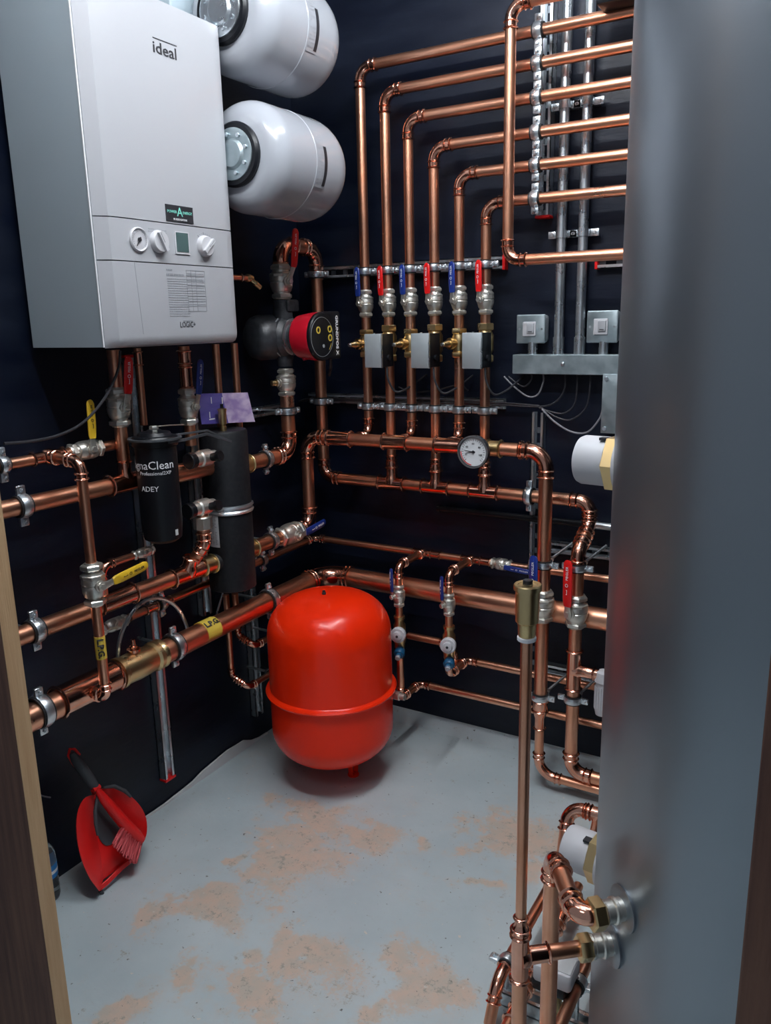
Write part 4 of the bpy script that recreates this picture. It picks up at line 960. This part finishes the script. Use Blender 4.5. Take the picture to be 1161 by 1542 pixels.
q = onx(298, 800, UX+.02); yq = onx(300, 800, UX+.02).y
bp_ = pipe('short copper pipe from the lower filter valve down to the middle thick pipe', [(UX+.035, yq, onx(301, 768, UX+.03).z-.01), (UX+.035, yq, MZ+.075), (UX+.012, y_-.005, MZ+.03)], .0160, .03)
MB().hexn((UX+.035, yq, onx(299, 778, UX+.03).z), (0, 0, -1), 0, .034, .024, 8).build('nickel_nut', 'nickel', bp_)
q = onx(268, 690, UX); pipe('short copper pipe behind the black canister filter', [(UX, q.y-.06, UZ-.01), (UX, ySep-.04, UZ-.01)], .0180)

# little drain assembly on the middle pipe
ya_ = onx(153, 880, UX).y+.005; za_ = onx(153, 853, UX).z
dp = pipe('small copper bend above the middle pipe, left of the upright rail', [(UX, ya_, MZ+.01), (UX, ya_, za_), (UX, ya_+.11, za_)], .0085, .022)
valve('small nickel drain valve on the little copper bend left of the upright rail', (UX, ya_+.125, za_), (0, 1, 0), .0075, (1, 0, .2), None, half=4.2)
# thin pipe left part, hose
yl_ = onx(196, 936, .06).y
tl_ = pipe('thin dark copper pipe between the middle and the thickest pipe', [(.06, yl_, tz_-.010), (.06, -.72, tz_-.008)], .0100)
coupler(tl_, (.06, yl_+.07, tz_-.010), (0, 1, 0), .0100, .035); coupler(tl_, (.06, yl_+.13, tz_-.010), (0, 1, 0), .0100, .02)
valve('dark nickel valve at the left end of the thin dark copper pipe', (.06, yl_-.05, tz_-.012), (0, 1, 0), .0100, (1, 0, .2), None, half=4.0)
MB()
clamp('small zinc clamp on the thin dark copper pipe beside the braided hose', (.06, onx(244, 918, .06).y, tz_-.010), (0, 1, 0), .0100, (0, 0, 1), (-1, 0, 0), .04)
hp = [onx(px, py, .10) for px, py in ((177, 997), (180, 965), (190, 938), (207, 913), (229, 901), (250, 903), (268, 917), (280, 940), (287, 968))]
cable('braided steel hose arching over the thin dark copper pipe', hp, .0048, 'zinc', 'braided_hose', None, 'hose')

# ================================================================ rails on the left wall
q = onx(202, 680, 0); q2 = onx(248, 1168, 0); ys1 = (q.y+q2.y)/2
strut('long upright slotted rail on the left wall, red cap at its foot', (0, ys1, q2.z), (0, ys1, 1.24), (1, 0, 0), w=.036, dep=.022)
q = onx(363, 700, 0); q2 = onx(381, 1076, 0); ys2 = (q.y+q2.y)/2
strut('upright slotted rail on the left wall beside the red tank', (0, ys2, q2.z), (0, ys2, 1.0), (1, 0, 0), w=.036, dep=.022, caps=False)
q = onx(290, 730, 0)
strut('upright slotted rail hidden behind the black canister filter', (0, q.y, .50), (0, q.y, 1.10), (1, 0, 0), w=.036, dep=.022, caps=False)
# safety pipes beside the tank
for k, (px, pyt, pyb, xe, nm) in enumerate(((349, 893, 1018, 400, 'lower'), (358, 893, 956, 402, 'upper'))):
    x_ = .075; a = onx(px, pyb, x_); b = onx(px-3, pyt, x_); yv_ = a.y
    pts = [(x_, yv_, b.z), (x_, yv_, a.z), (x_+.050, yv_+.012, a.z-.030), (x_+.050, yv_+.19, a.z-.030)]
    pp = pipe('%s of two thin copper bends going behind the left of the red tank' % nm, pts, .0088 if k == 0 else .0095, .022)
    clamp('small zinc clamp holding the %s thin copper bend by the red tank' % nm, (x_+.050, yv_+.125, a.z-.030), (0, 1, 0), .0095, (0, 0, 1), (-1, 0, 0), .10)
q = onx(345, 900, .09); MB_ = MB(); 
br = tag(MB().tube([onx(338, 885, .07), onx(326, 925, .03)], .003, 8).tube([onx(326, 925, .03), onx(322, 940, .03)], .003, 8).build('support_wire', 'zinc'), 'thin dark wire stay under the tall black cylinder', 'bracket')

# ================================================================ red expansion tank
TX, TY = .345, -.400; TR = .1765
tk = thing('expansion_tank', 'red floor-standing expansion tank with a raised belt, in the corner', 'tank', (TX, TY, 0))
zr_ = ony(499, 1040, TY).z; zt__ = ony(497, 893, TY+.0).z; z0t = .068
zbelt = .292; ztop = .572
prof = []
for k in range(0, 15):
    a = PI/2*k/14; prof.append((z0t+.105*(1-math.cos(a)), TR*math.sin(a)**.80 if k else .001))
prof += [(zbelt-.05, TR), (zbelt-.014, TR), (zbelt-.010, TR), (zbelt-.006, TR+.004), (zbelt-.004, TR+.011), (zbelt+.001, TR+.0125), (zbelt+.005, TR+.009), (zbelt+.007, TR+.003), (zbelt+.010, TR), (zbelt+.014, TR), (zbelt+.05, TR)]
for k in range(0, 17):
    a = PI/2*k/16; prof.append((ztop-.115+.115*math.sin(a), TR*math.cos(a)**.66 if k < 16 else .001))
MB().lathe((TX, TY, 0), (0, 0, 1), prof, 72).build('shell', 'red', tk, 28)
MB().lathe((TX-.005, TY-.012, ztop-.001), (0, 0, 1), [(0, .006), (.006, .006), (.007, .0045), (.012, .004)], 14).build('valve_stub', 'ink', tk)
for k, a in enumerate((0, 110, 165)):
    d = V((math.cos(math.radians(a)), math.sin(math.radians(a)), 0)); b = V((TX, TY, 0))+d*.075
    if k == 0: b = V((.392, -.372, 0))
    e = V((-d.y, d.x, 0)); lg = MB()
    lg.strip([b+e*.018+V((0, 0, .072)), b+e*.014+V((0, 0, .02)), b+e*.012+V((0, 0, .003))], d, .016, .003)
    lg.strip([b-e*.018+V((0, 0, .072)), b-e*.014+V((0, 0, .02)), b-e*.012+V((0, 0, .003))], d, .016, .003)
    lg.lathe(b, (0, 0, 1), [(0, .017), (.004, .017), (.006, .014), (.006, .007), (.003, .007)], 18); lg.build('leg', 'red', tk)
# tank service pipe on the right
q = ony(597, 1047, -.30); 
sv = thing('drain_fitting', 'short grey metal union low on the right of the red tank', 'fitting', (q.x, -.30, q.z))
MB().lathe((q.x-.022, -.30, q.z), (1, 0, 0), [(0, .010), (.012, .010), (.013, .013), (.034, .013), (.035, .010), (.05, .010)], 18).build('body', 'nickel', sv)
MB().tube([(q.x-.028, -.30, q.z), (q.x-.10, -.31, q.z)], .008, 12).build('tail', 'nickel', sv)
q = ony(596, 935, -.16)
pipe('dark thin copper pipe upright behind the right edge of the red tank', [(q.x, -.15, q.z), (q.x, -.15, .12), (q.x+.5, -.15, .12)], .0085, .02) if False else None

# ================================================================ steel cylinder
CX, CY, CR = 1.5833, -.945, .3045
cy_ = thing('hot_water_cylinder', 'huge brushed steel hot water cylinder on the right', 'cylinder', (CX, CY, 0))
MB().lathe((CX, CY, .03), (0, 0, 1), [(0, CR-.02), (.01, CR-.004), (.02, CR), (1.80, CR), (1.83, CR-.006), (1.86, CR-.05), (1.885, CR-.14), (1.90, .02)], 120).build('shell', 'cyl', cy_, 60)
MB().lathe((CX, CY, .0), (0, 0, 1), [(0, CR-.05), (.035, CR-.05)], 60).build('plinth', 'black', cy_)
def oncyl(px, py, R=CR):
    d = sight(px, py); o = CAM-V((CX, CY, 0)); a = d.x**2+d.y**2; b = 2*(o.x*d.x+o.y*d.y); c_ = o.x**2+o.y**2-R*R; D = b*b-4*a*c_
    if D < 0: return None
    t = (-b-math.sqrt(D))/(2*a); p = CAM+d*t; n = V((p.x-CX, p.y-CY, 0)).normalized(); return p, n
# immersion heaters
for (py, dirx, nm) in ((696, (-.99, .13, 0), 'upper'), (1290, (-.99, .13, 0), 'lower')):
    n = V(dirx).normalized(); p = V((CX, CY, 0))+n*CR; d = sight(918 if nm == 'upper' else 893, py); t = (p.y-CAM.y)/d.y; p.z = (CAM+d*t).z
    ih = thing('immersion_heater', '%s white capped immersion heater sticking out of the steel cylinder' % nm, 'heater', p)
    MB().lathe(p-n*.01, n, [(0, .050), (.016, .050), (.020, .047)], 40).build('boss_ring', 'whitep', ih)
    MB().hexn(p+n*.008, n, 0, .022, .0465).build('brass_hex', 'brass', ih)
    MB().lathe(p+n*.028, n, [(0, .038), (.001, .0395), (.044, .0395), (.050, .037), (.053, .031)], 44).build('cap', 'whitep', ih)
    MB().box(p+n*.036+V((0, -.016, .0385)), (.012, .014, .004), (n, n.cross(V((0, 0, 1))), V((0, 0, 1)))).build('cable_slot', 'ink', ih)
    MB().lathe(p+n*.081+V((0, 0, -.004)), n, [(0, .003), (.004, .002)], 10).build('nib', 'whitep', ih)
def boss(p, n, nm, r):
    b = thing('pipe_boss', '%s steel boss with brass nut low on the steel cylinder' % nm, 'fitting', p)
    MB().lathe(p-n*.004, n, [(0, .033), (.006, .033), (.007, .030)], 36).build('wall_flange', 'cyl', b)
    MB().lathe(p, n, [(0, .0165), (.010, .0165), (.012, .019), (.016, .019), (.018, .0165), (.028, .0165), (.030, .0185), (.034, .0185)], 26).build('stub', 'nickel', b)
    MB().hexn(p+n*.032, n, 0, .020, r*1.62).build('brass_nut', 'brass', b)
    return b
p1, n1 = oncyl(938, 1368); boss(p1, n1, 'upper', .0145)
p2, n2 = oncyl(921, 1421); boss(p2, n2, 'lower', .0125)
t1 = V((-.537, .843, 0)).normalized()
def px_of(P_): d = P_-CAM; z = d.dot(FW); return 580.5+FOC*d.dot(RT)/z, 771-FOC*d.dot(UP)/z
c0 = p1+n1*.070; s_ = .02
while px_of(c0+t1*s_)[1] > 1283 and s_ < .5: s_ += .004
Q = c0+t1*s_
pipe('copper pipe curving from the upper boss of the cylinder down to the floor', [p1+n1*.045, c0, Q, V((Q.x, Q.y, .03))], .0135, .034)
s_ = .05
while px_of(p2+n2*s_)[0] > 786 and s_ < .4: s_ += .003
VP_ = p2+n2*s_
vr = pipe('tall thin copper riser carrying the brass air vent, in front of the steel cylinder', [V((VP_.x, VP_.y, VP_.z+.035)), V((VP_.x, VP_.y, .02))], .0112)
MB().tube([p2+n2*.045, VP_], .0112, 20).build('tube', 'copper', vr)
tee(vr, VP_, (0, 0, 1), -n2, .0112, .0112, .075, .042)
zvt = VP_.z+.04
reducer(vr, V((VP_.x, VP_.y, zvt-.004)), (0, 0, 1), .0112, .0078, .030)
ztop_ = ony(792, 962, VP_.y).z
MB().tube([(VP_.x, VP_.y, zvt+.02), (VP_.x, VP_.y, ztop_)], .0078, 18).build('thin_riser', 'copper', vr)
zc_ = ony(792, 881, VP_.y).z; H_ = zc_-ztop_
a_ = thing('auto_air_vent', 'large brass automatic air vent with a black cap, on the tall thin riser', 'vent', (VP_.x, VP_.y, ztop_))
MB().lathe((VP_.x, VP_.y, ztop_-.002), (0, 0, 1), [(0, .0115), (.001, .0125), (.005, .0125), (.006, .011)], 24).build('white_seal', 'white', a_)
MB().lathe((VP_.x, VP_.y, ztop_+.004), (0, 0, 1), [(0, .0105), (.002, .0115), (H_*.20, .0118), (H_*.22, .0125), (H_*.25, .0125), (H_*.28, .0150), (H_*.86, .0158), (H_*.87, .0182), (H_*.95, .0182), (H_*.97, .017), (H_*.965, .013), (H_*.95, .012)], 32).build('body', 'brass', a_)
MB().lathe((VP_.x, VP_.y, ztop_+H_*.95), (0, 0, 1), [(0, .0065), (.010, .0065), (.011, .006)], 18).build('cap', 'black', a_)

# ================================================================ pipework on the floor by the cylinder
yg = -.62; g0 = ony(862, 1213, yg)
pg = pipe('copper pipe bending down behind the lower white cap by the steel cylinder', [(1.55, yg, g0.z-.004), (g0.x-.008, yg, g0.z-.004), (g0.x-.008, yg-.07, .06)], .0135, .034)
tee(pg, (g0.x+.058, yg, g0.z-.004), (1, 0, 0), (-.1, -.3, -1), .0135, .0100, .05, .05)
q = onz(828, 1330, .09); qb = onz(765, 1450, .09); xa = (q.x+qb.x)/2
pipe('low copper pipe bending down at the bottom edge left of the riser', [(xa, q.y+.12, .09), (xa, qb.y-.045, .09), (xa, qb.y-.085, .02), ], .0112, .05)
clamp('zinc clamp on the low bent copper pipe at the bottom of the photo', (xa, qb.y, .09), (0, 1, 0), .0112, (1, 0, 0), (0, 0, -1), .06)
q = onz(893, 1425, .11); qb = onz(872, 1482, .11); xb = (q.x+qb.x)/2
pB_ = pipe('low copper pipe passing under the bosses beside the steel cylinder', [(xb, q.y+.40, .11), (xb, qb.y-.25, .11)], .0112)
clamp('zinc clamp on the low copper pipe beside the steel cylinder', (xb, qb.y, .11), (0, 1, 0), .0112, (1, 0, 0), (0, 0, -1), .08)
coupler(pB_, (xb, onz(900, 1380, .11).y, .11), (0, 1, 0), .0112, .05)
q = onz(845, 1385, .07)
pC = pipe('short copper pipe with pressed joints between the two low copper pipes', [(q.x, q.y+.12, .07), (q.x, q.y-.42, .07)], .0112)
for k in range(3): coupler(pC, (q.x, q.y+.05-.05*k, .07), (0, 1, 0), .0112, .03)
for k in range(3): coupler(pC, (q.x, onz(806, 1480, .07).y-.045*k, .07), (0, 1, 0), .0112, .03)
for (pa, pb_, nm, k) in (((742, 1490), (880, 1530), 'nearer', 0), ((880, 1375), (905, 1380), 'middle', 1), ((890, 1240), (905, 1245), 'farther', 2)):
    a = onz(*pa, .01)
    strut('%s slotted rail lying on the floor under the low copper pipes' % nm, (a.x, a.y, 0.0005), (a.x+.30 if k == 0 else a.x+.22, a.y, 0.0005), (0, 0, 1), w=.036, dep=.030, caps=False)
q = onz(838, 1458, .15)
vx = thing('valve_actuator', 'white and grey motor head on a low valve behind the copper riser', 'valve', (q.x, q.y, .06))
MB().box((q.x, q.y, .15), (.072, .060, .036), bev=.006).build('housing', 'whitep', vx)
MB().box((q.x+.018, q.y-.004, .1685), (.03, .04, .001)).build('label', 'paper', vx)
MB().box((q.x-.006, q.y, .122), (.066, .054, .024), bev=.005).build('base', 'black', vx)
MB().lathe((q.x-.006, q.y, .066), (0, 0, 1), [(-.02, .014), (0, .018), (.04, .018), (.045, .024), (.05, .024)], 20).build('brass_body', 'brass', vx)
# white thermostatic head by the cylinder
q = ony(906, 1040, Y2)
wv = thing('mixing_valve', 'white ribbed valve head half hidden by the steel cylinder', 'valve', (q.x, Y2, q.z-.05))
zc_ = ony(906, 1012, Y2).z; zb_ = ony(906, 1078, Y2).z
MB().tube([(X2+.05, Y2, tz), (q.x+.02, Y2, tz)], .0150, 18).build('inlet', 'copper_fit', wv)
MB().lathe((q.x+.004, Y2, zc_+.006), (0, 0, -1), [(0, .012), (.004, .020), (.03, .024), (.035, .019), (zc_-zb_-.02, .022), (zc_-zb_, .018)], 28).build('body', 'whitep', wv)
mb = MB()
for k in range(20):
    a = 2*PI*k/20; d = V((math.cos(a), math.sin(a), 0)); mb.box(V((q.x+.004, Y2, (zc_+zb_)/2-.008))+d*.0215, (.003, .002, (zc_-zb_)*.5), (d, V((-d.y, d.x, 0)), (0, 0, 1)))
mb.build('ribs', 'whitep', wv)

# ================================================================ dustpan and brush against the left wall
Pf = onz(152, 1342, .004); Pt = onx(108, 1132, .035)
ex = V((0, 1, 0)); ny = ex.cross((Pt-Pf)).normalized()
if ny.x < 0: ny = -ny
def onp(px, py, h=0):
    d = sight(px, py); t = ((Pf+ny*h)-CAM).dot(ny)/d.dot(ny); return CAM+d*t
dp_ = thing('dustpan', 'red dustpan with dark grey rubber edges leaning on the left wall', 'dustpan', Pf)
L_out = [(147, 1196), (128, 1202), (117, 1225), (116, 1258), (122, 1290), (134, 1320), (150, 1342)]
L_in = [(140, 1200), (142, 1218), (142, 1240), (146, 1262), (150, 1280), (153, 1300), (155, 1325)]
R_out = [(152, 1188), (172, 1184), (192, 1195), (210, 1212), (220, 1232), (221, 1255), (214, 1272)]
def smooth(P, n=22):
    P = [V((p[0], p[1])) for p in P]; Q = [P[0]*2-P[1]]+P+[P[-1]*2-P[-2]]; o = []
    for i in range(n):
        u = i/(n-1)*(len(P)-1); k = min(int(u), len(P)-2); t = u-k; a, b, c_, d = Q[k:k+4]
        v = .5*((2*b)+(-a+c_)*t+(2*a-5*b+4*c_-d)*t*t+(-a+3*b-3*c_+d)*t**3); o.append((v.x, v.y))
    return o
L_out, L_in, R_out = smooth(L_out), smooth(L_in), smooth(R_out)
mb = MB(); k_ = len(L_out)
def sheet(mb, A, B, t):
    n_ = len(A); vs = []
    for i in range(n_): vs += [A[i], B[i], A[i]-ny*t, B[i]-ny*t]
    fs = []
    for i in range(n_-1):
        a = 4*i; b = a+4; fs += [[a, a+1, b+1, b], [a+2, b+2, b+3, a+3], [a, b, b+2, a+2], [a+1, a+3, b+3, b+1]]
    fs += [[0, 2, 3, 1], [4*(n_-1), 4*(n_-1)+1, 4*(n_-1)+3, 4*(n_-1)+2]]
    return mb.add(vs, fs)
A = [onp(x, y, .030) for x, y in L_out]; B = [onp(x, y, .004) for x, y in L_in]; C_ = [onp(x, y, .004) for x, y in R_out]
C2 = [onp(x, y, .004) for x, y in smooth(((155, 1196), (165, 1205), (182, 1222), (196, 1240), (206, 1258), (210, 1275), (200, 1290)))]
D_ = [onp(x, y, .030) for x, y in R_out]
sheet(MB(), A, B, .0025).build('left_wall', 'redp', dp_)
bot = MB(); sheet(bot, B, [B[0]+(C_[0]-B[0])*.9]+[(B[i]+(C2[i]-B[i])) for i in range(1, k_)], .0025); bot.build('pan_base', 'redp', dp_)
mb = MB(); mb.prism([onp(x, y, .0052) for x, y in smooth([(143, 1203), (152, 1204), (166, 1218), (182, 1240), (186, 1252), (176, 1264), (162, 1274), (150, 1264), (144, 1240), (142, 1215)], 20)], ny*.001); mb.build('grey_inlay', 'greyrub', dp_)
sheet(MB(), C2, D_, .0025).build('right_wall', 'redp', dp_)
MB().tube([onp(x, y, .032) for x, y in [(147, 1192), (146, 1205), (143, 1222), (144, 1240), (147, 1258)]], [.003, .004, .0045, .0045, .003], 8).build('rubber_edge', 'greyrub', dp_)
MB().tube([onp(x, y, .033) for x, y in [(156, 1186), (172, 1184), (188, 1191), (197, 1200)]], [.003, .005, .005, .003], 8).build('rubber_edge', 'greyrub', dp_)
MB().strip([onp(150, 1338, .010), onp(162, 1328, .010), onp(184, 1306, .012), onp(204, 1290, .014)], (onp(150, 1338, 0)-onp(146, 1328, 0)).normalized(), .012, .004).build('lip', 'redp', dp_)
MB().tube([onp(151, 1341, .004), onp(155, 1347, .004)], [.006, .004], 8).build('lip_corner', 'greyrub', dp_)
hd = [onp(x, y, .018) for x, y in [(106, 1128), (108, 1140), (122, 1160), (136, 1180), (142, 1192)]]
MB().tube([onp(x, y, .02) for x, y in [(120, 1137), (112, 1128), (105, 1128), (103, 1138), (110, 1150), (124, 1168), (136, 1184), (141, 1196)]], .0035, 8).build('handle_rim', 'redp', dp_)
br_ = thing('hand_brush', 'red hand brush with black handle, clipped in the red dustpan', 'brush', onp(175, 1230, .03))
MB().tube([onp(x, y, .030) for x, y in [(108, 1134), (113, 1142), (124, 1158), (136, 1176), (145, 1188)]], [.006, .0115, .0135, .0135, .010], 14).build('handle', 'greyrub', br_)
MB().tube([onp(x, y, .036) for x, y in [(140, 1190), (150, 1184)]], [.006, .006], 10).build('collar', 'redp', br_)
MB().tube([onp(x, y, .040) for x, y in [(146, 1188), (156, 1202), (172, 1222), (190, 1243), (205, 1258), (214, 1266)]], [.006, .0115, .0135, .0145, .0145, .009], 16).build('stock', 'redp', br_)
mb = MB()
for k in range(130):
    u_ = random.random(); s0 = onp(184+28*u_+random.uniform(-2, 2), 1246+22*u_+random.uniform(-2, 2), .036+random.uniform(0, .012))
    e0 = onp(170+34*u_+random.uniform(-2, 2), 1272+26*min(u_*1.2, 1)+random.uniform(-3, 3), .034+random.uniform(-.006, .016))
    mb.tube([s0, (s0+e0)/2+V((random.uniform(-.002, .002), random.uniform(-.002, .002), 0)), e0], [.0022, .0026, .0018], 5)
mb.build('bristles', 'bristle', br_)['kind'] = 'stuff'

# water bottle half hidden by the timber
q = onz(72, 1352, 0)
wb = thing('water_bottle', 'small clear plastic water bottle with a blue label behind the left timber', 'bottle', q)
MB().lathe(q, (0, 0, 1), [(.001, .022), (.003, .0275), (.012, .030), (.022, .029), (.030, .030), (.038, .0285), (.046, .030), (.054, .0285), (.060, .0292), (.095, .0292), (.105, .0300), (.112, .0292), (.128, .026), (.140, .018), (.147, .0125), (.160, .0125)], 32).build('bottle', 'glass', wb)
lbm = MB().lathe(q+V((0, 0, .062)), (0, 0, 1), [(0, .0300), (.034, .0300)], 32, cap=False).build('blue_label', 'lightblue', wb)
MB().lathe(q+V((0, 0, .074)), (0, 0, 1), [(0, .0303), (.008, .0303)], 32, cap=False).build('label_band', 'white', wb)
MB().lathe(q+V((0, 0, .152)), (0, 0, 1), [(0, .0145), (.014, .0145), (.016, .013)], 20).build('cap', 'whitep', wb)

# ================================================================ loose bits
# purple leaflet
lx = .115
c4 = [onx(297, 593, lx), onx(334, 592, lx), onx(373, 591, lx), onx(384, 635, lx+.02), onx(344, 637, lx+.02), onx(304, 639, lx+.02)]
lf = thing('leaflet', 'open purple leaflet standing behind the brass air vent on the tall black cylinder', 'leaflet', c4[5])
MB().prism([c4[0], c4[1], c4[4], c4[5]], (-.0015, 0, 0)).build('left_page', 'purple', lf)
MB().prism([c4[1]+V((0, .0004, 0)), c4[2], c4[3], c4[4]+V((0, .0004, 0))], (-.0015, 0, 0)).build('right_page', 'purple2', lf)
def inlf(u_, v_, ww, hh, m):
    o = c4[0]+(c4[1]-c4[0])*u_+(c4[5]-c4[0])*v_+V((.0015, 0, 0)); MB().box(o, (.0006, ww, hh), ((1, 0, .0), (0, 1, 0), (0, 0, 1))).build('print_mark', m, lf)
inlf(.50, .25, .003, .020, 'white'); inlf(.42, .85, .022, .003, 'white'); inlf(.35, .72, .003, .018, 'white'); inlf(.95, .28, .004, .022, 'white')
# brass drain cock right of the boiler
q = onx(358, 418, .12); dc = thing('drain_cock', 'small copper stub with a brass drain cock between the boiler and the pump', 'valve', q)
MB().tube([q-V((0, .06, 0)), q+V((0, .035, 0))], .0075, 14).build('stub', 'copper', dc); bead(mb := MB(), q+V((0, .012, 0)), (0, 1, 0), .009); mb.build('collar', 'copper_fit', dc)
MB().lathe(q+V((0, .035, 0)), (0, 1, 0), [(0, .008), (.004, .011), (.014, .011), (.016, .008), (.024, .008)], 14).build('body', 'brass', dc)
MB().lathe(q+V((0, .048, 0)), (.3, 1, -.75), [(0, .007), (.02, .0065), (.022, .008), (.042, .0065)], 12).build('nozzle', 'brass', dc)
# filling loop valve stub at top left behind boiler
q = onx(290, 12, .12); fb = pipe('copper flexible stub seen over the top of the boiler', [q+V((0, -.05, -.06)), q, q+V((0, .05, .09))], .011, .03)
coupler(fb, q+V((0, .02, .036)), (0, .05, .09), .011, .03)
q = onx(255, 6, .10); bk_ = tag(MB().box(q, (.10, .10, .11), bev=.004).build('flue_box', 'side'), 'grey metal box just behind the top of the boiler', 'box')
# cables
def cb(label, pts, off, r=.0028, m='cable', side='b', **k):
    return cable(label, [(ony(x, y, -off) if side == 'b' else onx(x, y, off)) for x, y in pts], r, m, **k)
cb('black cable sweeping across the left wall under the boiler', [(181, 528), (178, 556), (160, 596), (128, 634), (92, 654), (50, 664), (6, 668)], .20, .0030, side='l')
G_ = 'black cables drooping under the trunking'
cb('grey cable drooping deepest of the left pair under the trunking', [(759, 567), (775, 583), (795, 597), (810, 594), (818, 575), (818, 562)], .03, .0024, 'cablegrey', group=None)
cb('short cable drooping just inside the deepest of the left pair', [(766, 567), (778, 577), (790, 582), (800, 572), (800, 562)], .028, .0024)
cb('cable under the trunking curving to the first entry from the left', [(700, 606), (760, 610), (815, 612), (838, 604), (850, 586), (851, 562)], .030, .0026)
cb('cable under the trunking curving to the second entry from the left', [(812, 614), (830, 620), (850, 622), (866, 606), (870, 562)], .032, .0024, 'cable')
cb('cable under the trunking curving to the third entry from the left', [(815, 614), (840, 629), (862, 631), (884, 610), (890, 562)], .034, .0024, 'cable')
cb('longest drooping cable, reaching the upright grey metal box', [(816, 616), (835, 635), (860, 650), (884, 651), (902, 632), (908, 615)], .036, .0027, 'cablegrey')
cb('black cable bundle along the low rail behind the six risers', [(386, 622), (430, 612), (455, 604), (500, 603), (560, 604), (640, 606), (720, 608), (790, 611)], .026, .0034)
cb('second black cable lying along the low rail, just above the bundle', [(444, 607), (470, 600), (540, 601), (640, 602), (760, 607), (812, 611)], .03, .0026)
cb('thin cable crossing behind the left risers under the motor boxes', [(600, 583), (620, 590), (655, 588), (690, 580), (705, 588)], .03, .0022)
cb('thin pale wire end beside the water bottle', [(56, 1196), (66, 1199), (76, 1201)], .02, .0018, 'cablegrey', side='l')
